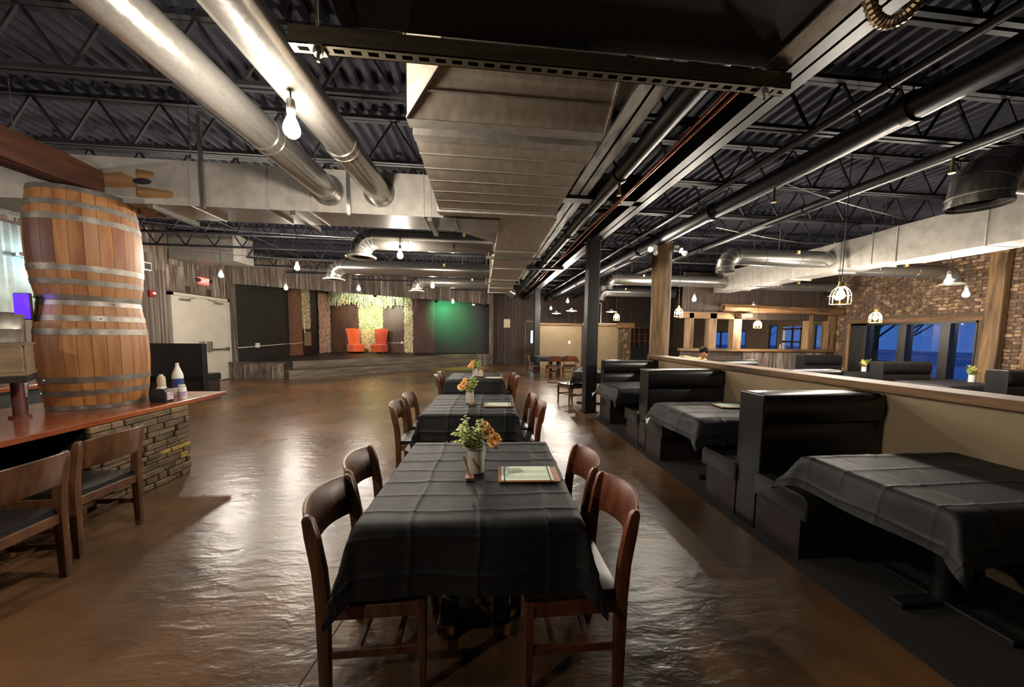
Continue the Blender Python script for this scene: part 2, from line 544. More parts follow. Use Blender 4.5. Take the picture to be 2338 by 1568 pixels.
# ------------------------------------------------------------------ the room
XL, XR, YF, YB, ZD, ZW = -8.1, 10.6, -4.5, 18.6, 4.12, 4.22
XB = 2.08                                   # where the booth carpet begins
S('floor', 'stained_concrete', B().box(XL - 0.1, XR + 0.1, YF, YB + 0.1, -0.1, 0.0))
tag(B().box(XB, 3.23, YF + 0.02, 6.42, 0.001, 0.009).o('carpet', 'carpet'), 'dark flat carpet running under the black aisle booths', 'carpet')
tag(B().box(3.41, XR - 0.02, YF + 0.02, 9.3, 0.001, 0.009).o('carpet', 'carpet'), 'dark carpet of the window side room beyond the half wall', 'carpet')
gr = T('floor_joint', 'thin saw-cut joint line across the brown concrete floor', 'joint', (-0.75, 1.3, 0.0))
wo(B().bar((-1.06, -0.5, 0.0008), (-0.62, 2.6, 0.0008), 0.006, 0.0012).bar((-0.62, 2.6, 0.0008), (-0.1, 6.2, 0.0008), 0.006, 0.0012), 'groove', 'stone_dark', gr)
gr['kind'] = 'structure'; gr.name = 'trim_1'

# ceiling: corrugated deck, joists, beams
b = B(); n = int((XR + 0.2 - XL) / 0.15); xs = []
for i in range(n + 1):
    x = XL + i * 0.15
    xs += [(x, 0), (x + 0.045, 0), (x + 0.075, 0.045), (x + 0.12, 0.045)]
vs = [(x, YF, ZD + z) for x, z in xs] + [(x, YB + 0.1, ZD + z) for x, z in xs]
k = len(xs)
b.add(vs, [(i, i + 1, k + i + 1, k + i) for i in range(k - 1)])
ceiling = S('ceiling', 'deck_black', b, recalc=False)


def joist_mesh(length):
    b = B()
    zb, zt = 3.56, 4.09
    for y in (-0.03, 0.03):
        b.box(0, length, y - 0.018, y + 0.018, zb, zb + 0.035)
        b.box(0, length, y - 0.025, y + 0.025, zt - 0.04, zt)
    m = max(2, int(length / 0.62)); d = length / m
    for i in range(m):
        b.bar((i * d, 0, zt - 0.02), ((i + 0.5) * d, 0, zb + 0.02), 0.022, 0.022)
        b.bar(((i + 0.5) * d, 0, zb + 0.02), ((i + 1) * d, 0, zt - 0.02), 0.022, 0.022)
    return b.mesh('joist', 'steel_black')


jm1, jm2, jm3 = joist_mesh(10.2), joist_mesh(8.3), joist_mesh(1.0)
yy = 0.9
while yy < 18.3:
    link('joist', jm1, ceiling, (XL + 0.02, yy, 0))
    link('joist', jm2, ceiling, (2.28, yy, 0))
    yy += 1.22


def ibeam(x, y0, y1, zb, zt, w, mat, name='beam'):
    b = B().box(x - w / 2, x + w / 2, y0, y1, zb, zb + 0.022).box(x - w / 2, x + w / 2, y0, y1, zt - 0.022, zt).box(x - 0.012, x + 0.012, y0, y1, zb, zt)
    return b.o(name, mat, ceiling)


ibeam(2.2, YF, YB, 3.36, 3.62, 0.22, 'beam_paint')
ibeam(1.28, 0.2, 4.75, 3.40, 3.66, 0.24, 'beam_worn')
ibeam(1.28, 4.95, 12.0, 3.40, 3.66, 0.24, 'beam_worn')
B().box(0.85, 2.2, 4.77, 4.93, 3.36, 3.64).o('beam', 'beam_paint', ceiling)
B().box(0.85, 2.2, 9.5, 9.66, 3.30, 3.5).o('beam', 'beam_paint', ceiling)
ibeam(3.6, 6.6, YB, 3.36, 3.6, 0.2, 'beam_paint')
# slender bridging rods and cable runs between the joists
for x in (-5.0, -2.6, 5.2, 7.8):
    B().cyl((x, 0.9, 3.60), (x, 18.2, 3.60), 0.009, n=6).o('bridging_rod', 'steel_black', ceiling)
for (p0, sag, q0) in (((-7.5, 5.2, 3.5), 0.09, (-1.5, 6.3, 3.54)), ((-6.8, 7.0, 3.5), 0.12, (0.1, 7.6, 3.5)), ((-7.6, 9.6, 3.5), 0.1, (0.0, 10.2, 3.5)), ((-7.0, 11.0, 3.45), 0.1, (0.3, 12.4, 3.5)),
                     ((-0.55, 1.9, 3.5), 0.14, (-0.3, 4.6, 3.5)), ((3.9, 4.3, 3.5), 0.1, (9.0, 5.6, 3.52)), ((4.2, 6.1, 3.5), 0.12, (9.8, 7.0, 3.5)), ((4.6, 9.0, 3.5), 0.08, (9.9, 8.2, 3.5))):
    p0 = Vector(p0); q0 = Vector(q0)
    B().tube([p0.lerp(q0, t / 10) - Vector((0, 0, sag * (1 - (t / 5 - 1) ** 2))) for t in range(11)], 0.008, 6).o('ceiling_cable', 'conduit', ceiling, smooth=True)

# left wall: planks on a backing, black paint inside the stage
wl = S('wall_left', 'barn_dark', B().prism([(XL, YF), (XL, 12.2), (-7.62, YB + 0.1), (-8.5, YB + 0.1), (-8.5, YF)], 0, ZW))
PW = 0.187
PLK = [B().box(-PW / 2, PW / 2, -0.011, 0.011, 0, 1).mesh('plank', 'barn_wood', bevel=0.004, seg=1) for _ in range(1)][0]
PLKD = B().box(-PW / 2, PW / 2, -0.011, 0.011, 0, 1).mesh('plank', 'barn_dark', bevel=0.004, seg=1)


def plank(parent, p, ang, z0, z1, me=PLK, proud=0.0):
    o = link('plank', me, parent, (p[0] + proud * sin(ang), p[1] - proud * cos(ang), z0), ang)
    o.scale = (1, 1, z1 - z0)
    return o


def plank_run(parent, p, q, z0, z1, me=PLK, split=None, skip=None):
    p = Vector(p); q = Vector(q); d = (q - p); L = d.length; d.normalize()
    ang = atan2(d.y, d.x); m = int(L / 0.19)
    for i in range(m):
        c = p + d * ((i + 0.5) * L / m)
        pr = 0.012 + RND.random() * 0.012
        lo = z0
        if skip and skip(c):
            lo = skip(c)
        if split and lo < split - 0.3:
            s = split + RND.choice((-0.5, -0.22, 0.0, 0.15))
            if s - lo > 0.2:
                plank(parent, c, ang, lo, s - 0.006, me, pr)
            plank(parent, c, ang, max(lo, s), z1, me, pr + 0.004)
        else:
            plank(parent, c, ang, lo, z1, me, pr)


# facing +x: the run goes towards smaller y so that its normal looks into the room
plank_run(wl, (XL, 5.4, 0), (XL, 12.12, 0), 0.0, 4.0, split=3.25, skip=lambda c: 2.56 if 10.0 < c.y < 12.2 else None)
for o in wl.children:
    o.location.x = XL + 0.012 + RND.random() * 0.012
B().hexa([(XL + 0.0, 12.45, 0.0), (XL + 0.03, 12.45, 0.0), (-7.85, 15.3, 0.0), (-7.89, 15.3, 0.0), (XL, 12.45, 4.0), (XL + 0.03, 12.45, 4.0), (-7.85, 15.3, 4.0), (-7.89, 15.3, 4.0)]).o('painted_panel', 'black_wall', wl)
B().box(-7.92, -7.72, 15.3, 16.1, 0.55, 3.9).o('pilaster', 'pinkish_post', wl)
B().hexa([(-7.84, 16.1, 0.55), (-7.78, 16.1, 0.55), (-7.58, 18.6, 0.55), (-7.64, 18.6, 0.55), (-7.84, 16.1, 3.9), (-7.78, 16.1, 3.9), (-7.58, 18.6, 3.9), (-7.64, 18.6, 3.9)]).o('grey_panel', 'stage_top', wl)
B().box(-8.12, -8.0, 12.14, 12.45, 0.0, 4.0).o('corner_board', 'barn_wood', wl)

# back wall
wb = S('wall_back', 'barn_dark', B().box(-8.4, XR + 0.25, YB, YB + 0.15, 0, ZW))
plank_run(wb, (0.55, YB, 0), (2.3, YB, 0), 0.0, 4.0, me=PLKD)
plank_run(wb, (2.75, YB, 0), (8.4, YB, 0), 0.0, 4.0, me=PLKD)
B().box(-2.4, 0.32, YB - 0.03, YB, 0.55, 3.95).o('painted_panel', 'chalk_wall', wb)
wf = S('wall_front', 'barn_dark', B().box(XL, XR + 0.25, YF - 0.15, YF, 0, ZW))

# a door in the back wall next to the far column
d2 = S('door_2')
d2.location = (2.45, YB - 0.02, 0)
B().box(-0.16, 0.30, -0.03, 0, 0, 2.22).o('door_leaf', 'barn_dark', d2)
B().box(-0.2, -0.15, -0.05, 0, 0, 2.28).o('frame', 'barn_wood', d2)
B().box(-0.2, 0.34, -0.05, 0, 2.22, 2.28).o('frame', 'barn_wood', d2)
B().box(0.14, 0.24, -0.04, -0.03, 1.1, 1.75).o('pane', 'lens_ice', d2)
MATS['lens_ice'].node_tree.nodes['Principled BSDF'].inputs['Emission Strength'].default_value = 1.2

# header over the stage
HA, HB = Vector((XL, 12.15, 0)), Vector((0.45, 18.05, 0))
hd = (HB - HA).normalized(); hn = Vector((hd.y, -hd.x, 0)); HANG = atan2(hd.y, hd.x)
A2, B2 = HA - hn * 0.18, HB - hn * 0.18
wh = S('wall_header', 'barn_dark', B().prism([(HA.x, HA.y), (HB.x, HB.y), (B2.x, B2.y), (A2.x, A2.y)], 3.06, ZD))
plank_run(wh, HA, HB, 3.04, 4.05, split=None)
B().box(0.36, 0.56, 17.95, 18.58, 0, 4.0).o('jamb_board', 'barn_wood', wb)

# stage
stage = T('stage_platform', 'wooden corner stage with black deck and plank riser', 'stage', (-4.0, 15.0, 0))
stage['kind'] = 'thing'
wo(B().prism([(-8.02, 12.07), (-6.40, 12.07), (-6.34, 12.47), (-0.3, 17.45), (0.34, 17.7), (0.34, 18.57), (-7.54, 18.57), (-8.0, 12.6)], 0, 0.53), 'deck', 'stage_top', stage)
wo(B().prism([(-6.42, 12.06), (-6.12, 11.80), (-0.26, 17.22), (-0.28, 17.44), (-6.33, 12.46)], 0, 0.28), 'step', 'stage_board', stage)
for i in range(9):
    o = link('plank', PLK, stage, (-8.02 - stage.location.x + 0.18 * (i + 0.5), 12.045 - stage.location.y, 0.0))
    o.scale = (0.95, 1, 0.50)
wo(B().box(-8.02, -6.38, 12.02, 12.2, 0.50, 0.545), 'nosing', 'stage_board', stage)
for (p, q, z0, z1, w) in (((-6.33, 12.46), (-0.29, 17.44), 0.285, 0.40, 0.02), ((-6.33, 12.46), (-0.29, 17.44), 0.405, 0.545, 0.03), ((-6.12, 11.80), (-0.26, 17.22), 0.0, 0.13, 0.02), ((-6.12, 11.80), (-0.26, 17.22), 0.135, 0.29, 0.03)):
    d = (Vector(q) - Vector(p)).normalized(); nn = Vector((d.y, -d.x)); p2 = Vector(p) + nn * w; q2 = Vector(q) + nn * w
    wo(B().prism([p, q, tuple(q2), tuple(p2)], z0, z1), 'riser_board', 'stage_board', stage)
wo(B().box(-0.28, 0.34, 17.42, 17.72, 0.0, 0.56), 'end_block', 'barn_wood', stage)

# right side: brick wall with window opening
WY0, WY1, WZ0, WZ1 = 6.5, 9.1, 0.58, 1.95
OPS = [(9.8, 10.22, 0.75, 1.97, 'w'), (10.68, 11.42, 0.05, 1.92, 'd'), (11.64, 12.02, 0.75, 1.99, 'w'), (13.15, 13.55, 0.75, 1.8, 'w'), (14.15, 15.2, 0.75, 1.78, 'w')]
b = B(); y = YF
for y0, y1, z0, z1 in [(WY0, WY1, WZ0, WZ1)] + [o[:4] for o in OPS]:
    t_ = 0.25 if y0 < 9 else 0.05
    b.box(XR, XR + t_, y, y0, 0, ZW).box(XR, XR + t_, y0, y1, z1, ZW)
    if z0 > 0.1: b.box(XR, XR + t_, y0, y1, 0, z0)
    y = y1
b.box(XR, XR + 0.05, y, YB, 0, ZW)
wr = S('wall_right', 'mortar', b)
BRK = B().box(-0.018, 0.03, -0.098, 0.098, -0.031, 0.031).mesh('brick', 'brick', bevel=0.004, seg=1)
cells = []
for r_ in range(5, 47):
    z = 0.0375 + r_ * 0.076
    for c_ in range(0, 22):
        y = 5.35 + c_ * 0.208 + (0.104 if r_ % 2 else 0)
        if y > 9.58 or (WY0 - 0.16 < y < WY1 + 0.12 and WZ0 - 0.05 < z < WZ1 + 0.16):
            continue
        cells.append((y, z))
cells.sort(key=lambda c: c[0] + 0.25 * abs(c[1] - 2.2))
for y, z in cells[:300]:
    link('brick', BRK, wr, (XR - RND.random() * 0.008, y, z))
b = B()
for y, z in cells[300:]:
    x = XR - RND.random() * 0.008
    b.box(x - 0.018, x + 0.02, y - 0.098, y + 0.098, z - 0.031, z + 0.031)
b.o('brickwork', 'brick', wr)['kind'] = 'stuff'

w1 = S('window_1'); w1.location = (XR, (WY0 + WY1) / 2, WZ0)
hy = (WY1 - WY0) / 2; hz = WZ1 - WZ0
for y0, y1 in ((-hy, -hy + 0.03), (hy - 0.42, hy)):
    B().box(-0.02, 0.2, y0, y1, 0, hz).o('frame', 'frame_dark', w1)
B().box(-0.02, 0.2, -hy, hy, 0, 0.05).o('frame', 'frame_dark', w1)
B().box(-0.02, 0.2, -hy, hy, hz - 0.05, hz).o('frame', 'frame_dark', w1)
for y in (-0.78, 0.05):
    B().box(-0.02, 0.2, y - 0.085, y + 0.085, 0.05, hz - 0.05).o('mullion', 'frame_dark', w1)
for y0, y1 in ((-hy + 0.03, -0.865), (-0.695, -0.035), (0.135, hy - 0.42)):
    B().box(0.10, 0.106, y0, y1, 0.05, hz - 0.05).o('pane', 'window_glass', w1)
    B().box(0.09, 0.095, y0, y0 + 0.02, 0.05, hz - 0.05).o('glazing_bead', 'white_plastic', w1)
B().box(-0.06, 0.02, -hy - 0.1, hy + 0.08, hz + 0.0, hz + 0.1).o('head_board', 'timber_y', w1)
B().box(-0.05, 0.02, hy, hy + 0.07, -0.05, hz + 0.06).o('side_board', 'timber', w1)
B().box(-0.06, 0.1, -hy, hy, -0.06, 0.0).o('window_sill', 'frame_dark', w1)
for y, hgt, lab in ((6.2, 3.3, 'rough timber post on the brick wall beside the wide window'), (5.62, 3.3, 'rough timber post at the picture edge past the brick strip')):
    t = T('timber_post', lab, 'post', (XR - 0.1, y, 0), group='timber posts on the brick wall')
    bb = B()
    for i in range(7):
        pass
    bb.box(-0.10, 0.07, -0.13, 0.13, 0.0, hgt).o('trunk', 'timber', t, bevel=0.03, seg=2)
    B().box(-0.115, 0.06, -0.15, 0.15, hgt - 0.02, hgt + 0.04).o('cap_block', 'timber', t, bevel=0.008)

# divider half wall with its plank cap
wd = S('wall_divider', 'tan_paint', B().box(3.24, 3.40, YF, 6.42, 0, 1.10))
B().box(3.17, 3.47, YF, 6.46, 1.10, 1.165).o('cap_board', 'timber_y', wd, bevel=0.008)
B().box(3.20, 3.44, 6.42, 6.50, 0, 1.10).o('end_board', 'barn_wood', wd)

# tan half wall further back, with cap, and the brick pier at its end
wt = S('wall_tan', 'tan_paint', B().box(2.62, 6.4, 16.0, 16.15, 0, 1.98))
B().box(2.56, 6.5, 15.95, 16.2, 1.98, 2.08).o('cap_board', 'timber_x', wt, bevel=0.008)
B().box(4.62, 4.72, 15.97, 16.0, 0, 1.98).o('batten', 'barn_dark', wt)
B().box(4.0, 4.1, 15.985, 16.0, 1.14, 1.27).o('switch_plate', 'white_plastic', wt)
wp = S('wall_pier', 'mortar', B().box(6.42, 6.92, 15.8, 16.2, 0, 1.9))
b = B()
for r_ in range(24):
    for c_ in range(3):
        x = 6.41 + c_ * 0.17 + (0.085 if r_ % 2 else 0)
        b.box(max(6.40, x), min(6.93, x + 0.155), 15.775, 15.82, 0.04 + r_ * 0.077, 0.1 + r_ * 0.077)
b.o('brickwork', 'brick', wp)['kind'] = 'stuff'
B().box(6.3, 7.05, 15.7, 16.3, 1.9, 2.14).o('cap_block', 'timber_x', wp, bevel=0.01)

# partition with openings, and the entrance entrance behind it
wq = S('wall_partition', 'barn_dark', B().box(5.75, 10.6, 9.56, 9.68, 0, 1.12))
plank_run(wq, (7.6, 9.55, 0), (10.3, 9.55, 0), 0.0, 1.10, me=PLK)
B().box(5.7, 10.62, 9.48, 9.74, 1.12, 1.19).o('ledge', 'timber_x', wq, bevel=0.006)
for x, w in ((5.95, 0.16), (6.62, 0.22), (7.38, 0.26), (9.72, 0.14), (10.42, 0.26)):
    B().box(x - w / 2, x + w / 2, 9.5, 9.72, 1.19, 2.22).o('post', 'timber', wq, bevel=0.012)
B().box(5.7, 7.5, 9.5, 9.72, 2.05, 2.24).o('lintel', 'timber_x', wq, bevel=0.012)
B().box(7.5, 10.62, 9.52, 9.70, 2.05, 2.26).o('lintel', 'barn_dark', wq)
B().box(5.75, 10.6, 9.6, 9.68, 2.24, 3.36).o('upper_boarding', 'barn_dark', wq)
lg = T('log_beam', 'long pale rough log beam above the entrance partition', 'beam', (8.5, 9.3, 2.25))
wo(B().tube([(6.78, 9.36, 2.37), (7.6, 9.35, 2.36), (8.6, 9.34, 2.33), (9.6, 9.35, 2.32), (10.5, 9.36, 2.31)], [0.115, 0.12, 0.115, 0.11, 0.12], 8), 'log', 'timber_x', lg)
wo(B().box(7.28, 7.62, 9.25, 9.5, 2.10, 2.2), 'corbel', 'timber_x', lg, bevel=0.01)
wi = 2
for y0, y1, z0, z1, kd in OPS:
    hy = (y1 - y0) / 2
    if kd == 'w':
        w = S('window_%d' % wi); wi += 1
        w.location = (XR, (y0 + y1) / 2, z0); hz = z1 - z0
        for a0, a1 in ((-hy, -hy + 0.03), (hy - 0.03, hy)):
            B().box(-0.01, 0.05, a0, a1, 0, hz).o('frame', 'frame_dark', w)
        for a0, a1 in ((0, 0.04), (hz - 0.04, hz)):
            B().box(-0.01, 0.05, -hy, hy, a0, a1).o('frame', 'frame_dark', w)
        B().box(0.02, 0.026, -hy + 0.03, hy - 0.03, 0.03, hz - 0.03).o('pane', 'window_glass', w)
        if hy > 0.4:
            B().box(-0.01, 0.05, -0.02, 0.02, 0, hz).o('mullion', 'frame_dark', w)
        if wi == 3:                          # pale round mark and lettering on the glass
            B().lathe([(0.10, 0), (0.12, 0), (0.12, 0.006), (0.10, 0.006), (0.10, 0)], 28).rot(pi / 2, axis='Y').move((0.016, -0.09, 0.62)).o('decal', 'white_plastic', w)
            text('decal_letter', 'B', 0.16, 'white_plastic', w, (0.016, -0.09, 0.62), (pi / 2, 0, -pi / 2))
            text('decal_letter', 'EST', 0.05, 'white_plastic', w, (0.016, 0.12, 0.66), (pi / 2, pi / 2, -pi / 2))
    else:
        w = S('door_3'); w.location = (XR, (y0 + y1) / 2, 0)
        for a0, a1 in ((-hy, -hy + 0.06), (hy - 0.09, hy), (-0.02, 0.02)):
            B().box(0.0, 0.05, a0, a1, 0.05, 1.9).o('stile', 'door_white' if a0 > 0.1 else 'frame_dark', w)
        for z in (0.06, 0.5, 0.95, 1.4, 1.84):
            B().box(0.0, 0.05, -hy, hy, z - 0.03, z + 0.03).o('rail', 'frame_dark', w)
        for a0, a1 in ((-hy + 0.06, -0.02), (0.02, hy - 0.09)):
            for z in (0.06, 0.5, 0.95, 1.4):
                B().box(0.022, 0.028, a0, a1, z + 0.03, z + 0.42).o('pane', 'window_glass', w)
        B().box(-0.03, 0.0, hy + 0.03, hy + 0.08, 1.05, 1.3).o('push_plate', 'white_plastic', w)

# out of doors
S('ground', 'outdoor_ground', B().box(XR + 0.3, 70, -30, 80, -0.35, -0.25))
for i, (x, y, sx, sy, sz, lab) in enumerate(((16, 12.5, 1.8, 1.0, 0.5, 'low snow bank outside behind the first window pane'), (20.5, 14.2, 2.4, 1.4, 0.6, 'long snow bank outside in the middle of the wide window'), (16.5, 9.6, 1.6, 1.0, 0.5, 'bright snow heap outside beyond the last window pane'))):
    bb = B().ball((0, 0, 0), 1.0, 16, 8, (sx, sy, sz))
    bb.v = [(p[0] * (1 + 0.12 * sin(5 * p[1] + i)), p[1] * (1 + 0.1 * cos(4 * p[0])), p[2] * (1 + 0.15 * sin(3 * p[0] + 2 * p[1]))) for p in bb.v]
    tag(bb.o('snow_bank', 'snow', None, smooth=True, loc=(x, y, -0.28)), lab, 'snow', 'snow banks outside')
for i, (x, y, hh, lab) in enumerate(((18.5, 14.8, 6, 'bare dark tree outside the middle pane'), (24, 17.5, 7, 'bare dark tree far outside behind the snow'), (20.5, 11.0, 6.5, 'bare dark tree outside by the last pane'), (15.5, 18.5, 5, 'bare dark tree outside nearest the entrance'), (26, 14, 8, 'tallest bare dark tree far outside'))):
    t = T('bare_tree', lab, 'tree', (x, y, -0.27), group='bare trees outside')
    B().tube([(0, 0, 0), (0.05, 0, hh * 0.4), (0.15, 0.1, hh)], [0.16, 0.12, 0.03], 8).o('trunk', 'tree_bark', t)
    rr = random.Random(i)
    bb = B()
    for j in range(46):
        z0 = hh * (0.25 + 0.6 * rr.random()); a = rr.random() * 6.28; l = 0.6 + rr.random() * 1.4
        bb.tube([(0.08, 0, z0), (cos(a) * l * 0.6, sin(a) * l * 0.6, z0 + l * 0.5), (cos(a) * l, sin(a) * l, z0 + l * 0.9)], [0.05, 0.03, 0.008], 5)
    bb.o('branches', 'tree_bark', t)
t = T('railing', 'dark outdoor railing seen through the first window pane', 'railing', (14.2, 11.4, -0.25))
for i in range(14):
    B().bar((0, i * 0.13 - 0.9, 0), (0, i * 0.13 - 0.9, 1.0), 0.02, 0.02).o('baluster', 'railing_dark', t)
B().bar((0, -1.0, 1.0), (0, 0.95, 1.0), 0.05, 0.04).o('top_rail', 'railing_dark', t)
B().bar((0, -1.0, 0.12), (0, 0.95, 0.12), 0.04, 0.03).o('bottom_rail', 'railing_dark', t)

# cream double door in the left wall
d1 = S('door_1'); d1.location = (XL + 0.03, 11.1, 0)
for y0, y1 in ((-1.06, -0.98), (0.98, 1.06)):
    B().box(-0.03, 0.07, y0, y1, 0, 2.53).o('frame', 'cream_paint', d1)
B().box(-0.03, 0.07, -1.06, 1.06, 2.45, 2.53).o('frame', 'cream_paint', d1)
for sy in (-1, 1):
    lf = B().box(-0.02, 0.03, min(sy * 0.004, sy * 0.975), max(sy * 0.004, sy * 0.975), 0.02, 2.445).o('door_leaf', 'cream_paint', d1, bevel=0.003, seg=1)
    B().box(0.03, 0.09, sy * 0.62 - 0.16, sy * 0.62 + 0.16, 2.33, 2.39).o('door_closer', 'bolt', lf)
    B().bar((0.09, sy * 0.5, 2.40), (0.05, sy * 0.2, 2.44), 0.02, 0.015).o('closer_arm', 'bolt', lf)
    B().cyl((0.11, sy * 0.12, 0.98), (0.11, sy * 0.88, 0.98), 0.022, n=10).o('push_bar', 'bolt', lf, smooth=True)
    B().box(0.03, 0.13, sy * 0.14 - 0.05, sy * 0.14 + 0.05, 0.92, 1.22).o('latch_case', 'bolt', lf, bevel=0.01)
    B().box(0.03, 0.13, sy * 0.88 - 0.03, sy * 0.88 + 0.03, 0.93, 1.03).o('bar_bracket', 'bolt', lf)
ex = T('exit_sign', 'lit red exit sign above the cream double doors', 'sign', (XL + 0.03, 11.2, 2.86))
B().box(0.0, 0.07, -0.17, 0.17, 0, 0.2).o('housing', 'exit_face', ex, bevel=0.008)
text('lettering', 'EXIT', 0.16, 'letter_pale', ex, (0.075, 0.0, 0.1), (pi / 2, 0, pi / 2))
for sy in (-1, 1):
    B().cyl((0.03, sy * 0.2, 0.13), (0.09, sy * 0.24, 0.10), 0.04, 0.055, n=12).o('lamp_head', 'par_black', ex, smooth=True)
al = T('fire_alarm', 'red fire alarm strobe on the weathered plank wall', 'alarm', (XL + 0.03, 9.56, 2.34))
B().box(0, 0.06, -0.075, 0.075, 0, 0.155).o('housing', 'alarm_red', al, bevel=0.008)
B().box(0.06, 0.085, -0.02, 0.055, 0.06, 0.12).o('strobe_lens', 'white_plastic', al, bevel=0.006)
sp = T('wall_speaker', 'pale wall box beside the barrel on the plank wall', 'speaker', (XL + 0.03, 9.42, 2.95))
B().box(0, 0.1, -0.1, 0.1, 0, 0.2).o('housing', 'shade_white', sp, bevel=0.01)
B().box(0.1, 0.104, -0.08, 0.08, 0.03, 0.17).o('grille', 'galv', sp)
ex2 = T('exit_sign', 'lit red exit sign over the glazed entrance door', 'sign', (XR - 0.03, 11.35, 2.26))
B().box(-0.05, 0.0, -0.17, 0.17, 0, 0.2).o('housing', 'exit_red', ex2, bevel=0.008)
text('lettering', 'EXIT', 0.16, 'letter_pale', ex2, (-0.053, 0, 0.1), (pi / 2, 0, -pi / 2))
for sy in (-1, 1):
    B().cyl((-0.03, sy * 0.18, 0.1), (-0.08, sy * 0.23, 0.06), 0.03, 0.045, n=10).o('lamp_head', 'par_black', ex2, smooth=True)
nt_ = tag(B().box(1.14, 1.48, YB - 0.05, YB - 0.04, 1.9, 2.34).o('paper_notice', 'label_paper'), 'pale framed paper notice on the back plank wall', 'notice')


# ------------------------------------------------------------------ air handling overhead
# hung unit above the camera
au = T('air_handler', 'large black air handling unit hung overhead on slotted strut', 'air handler', (0.43, 0.6, 2.84))
wo(B().box(-0.55, 1.42, -0.7, 1.70, 2.84, 3.5), 'casing', 'unit_black', au, bevel=0.01)
wo(B().box(1.36, 1.47, -0.7, 1.68, 2.83, 2.88), 'edge_rail', 'galv', au)
wo(B().box(-0.60, -0.53, -0.7, 1.68, 2.83, 2.88), 'edge_rail', 'unit_black', au)
wo(B().box(-0.4, 1.25, 1.70, 1.71, 2.95, 3.4), 'service_panel', 'unit_black', au)
for x in (-0.2, 0.4, 1.0):
    wo(B().cyl((x, 1.70, 3.2), (x, 1.73, 3.2), 0.012, n=8), 'screw', 'bolt', au)
cd = T('flexible_conduit', 'ribbed flexible metal conduit looping beside the overhead unit', 'conduit', (1.55, 1.2, 2.9))
pts = []
P0, P1, P2, P3 = Vector((1.46, 1.30, 2.86)), Vector((1.58, 1.36, 2.66)), Vector((1.72, 1.28, 2.70)), Vector((1.72, 1.02, 3.35))
for i in range(61):
    t = i / 60
    pts.append(P0 * (1 - t) ** 3 + P1 * 3 * t * (1 - t) ** 2 + P2 * 3 * t * t * (1 - t) + P3 * t ** 3)
wo(B().tube(pts, [0.019 if i % 2 else 0.0235 for i in range(61)], 10), 'hose', 'conduit_ribbed', cd, smooth=False)
wo(B().cyl((1.43, 1.285, 2.87), (1.475, 1.305, 2.85), 0.032, n=10), 'fitting', 'bolt', cd)

st = T('strut_channel', 'slotted steel strut channel with hanging nuts under the overhead unit', 'strut channel', (0.35, 1.72, 2.76))
Y0, Y1, ZS = 1.69, 1.75, 2.755
b = B().box(-0.83, 1.52, Y0, Y0 + 0.004, ZS, ZS + 0.075).box(-0.83, 1.52, Y1 - 0.004, Y1, ZS, ZS + 0.075)
b.box(-0.83, 1.52, Y0, Y0 + 0.018, ZS, ZS + 0.004).box(-0.83, 1.52, Y1 - 0.018, Y1, ZS, ZS + 0.004)
x = -0.83
while x < 1.52:
    b.box(x, min(x + 0.028, 1.52), Y0 + 0.018, Y1 - 0.018, ZS, ZS + 0.004)
    x += 0.0735
wo(b, 'channel', 'zinc_yellow', st)
wo(B().box(-0.83, 1.52, Y0 + 0.004, Y1 - 0.004, ZS + 0.03, ZS + 0.033), 'slot_shade', 'stone_dark', st)  # dark sheet behind the slots, stands in for the shade inside the channel
for x in (-0.72, 1.40):
    wo(B().cyl((x, 1.72, ZS + 0.03), (x, 1.72, 4.1), 0.007, n=8), 'threaded_rod', 'bolt', st)
    wo(B().cyl((x, 1.72, ZS - 0.022), (x, 1.72, ZS), 0.021, n=6).box(x - 0.028, x + 0.028, Y0 - 0.004, Y1 + 0.004, ZS - 0.005, ZS), 'nut', 'bolt', st)
    wo(B().cyl((x, 1.72, ZS - 0.05), (x, 1.72, ZS - 0.02), 0.0075, n=8), 'rod_end', 'bolt', st)

# main rectangular duct leaving the unit
md = T('main_duct', 'big rectangular sheet metal main duct running down the room centre', 'duct', (0.3, 4.0, 2.75))


def seams(y0, y1, x0, x1, z, step, th=0.006):
    y = y0
    while y < y1:
        wo(B().box(x0 - th, x1 + th, y, y + 0.012, z - th, z + 0.01), 'seam', 'duct_seam', md)
        y += step


X0, X1, ZB, ZT = -0.43, 0.74, 2.75, 3.24
wo(B().hexa([(-0.20, 1.89, 2.88), (0.72, 1.89, 2.88), (X1, 2.16, ZB), (X0, 2.16, ZB), (-0.20, 1.89, 3.40), (0.72, 1.89, 3.40), (X1, 2.16, ZT + 0.1), (X0, 2.16, ZT + 0.1)]), 'transition', 'duct_sheet', md)
wo(B().box(-0.18, 0.70, 1.715, 1.89, 2.89, 3.4), 'inlet_collar', 'duct_dark', md)
for p_, q_ in (((-0.20, 1.885, 2.876), (0.72, 1.885, 2.876)), ((-0.20, 1.885, 2.876), (X0, 2.16, ZB)), ((0.72, 1.885, 2.876), (X1, 2.16, ZB)), ((-0.20, 1.885, 2.876), (-0.20, 1.885, 3.35))):
    wo(B().bar(p_, q_, 0.016, 0.012), 'edge_seam', 'duct_seam', md)
wo(B().hexa([(-0.31, 2.01, 2.816), (0.73, 2.01, 2.816), (0.73, 2.02, 2.811), (-0.32, 2.02, 2.811), (-0.31, 2.01, 2.82), (0.73, 2.01, 2.82), (0.73, 2.02, 2.82), (-0.32, 2.02, 2.82)]), 'edge_seam', 'duct_seam', md)
for x in (-0.12, 0.17, 0.45, 0.64):
    wo(B().ball((x, 1.885, 2.878), 0.008, 6, 4), 'screw', 'bolt', md)
wo(B().box(X0 - 0.005, X1 + 0.005, 2.16, 2.25, ZB - 0.004, ZT), 'flange', 'duct_seam', md)
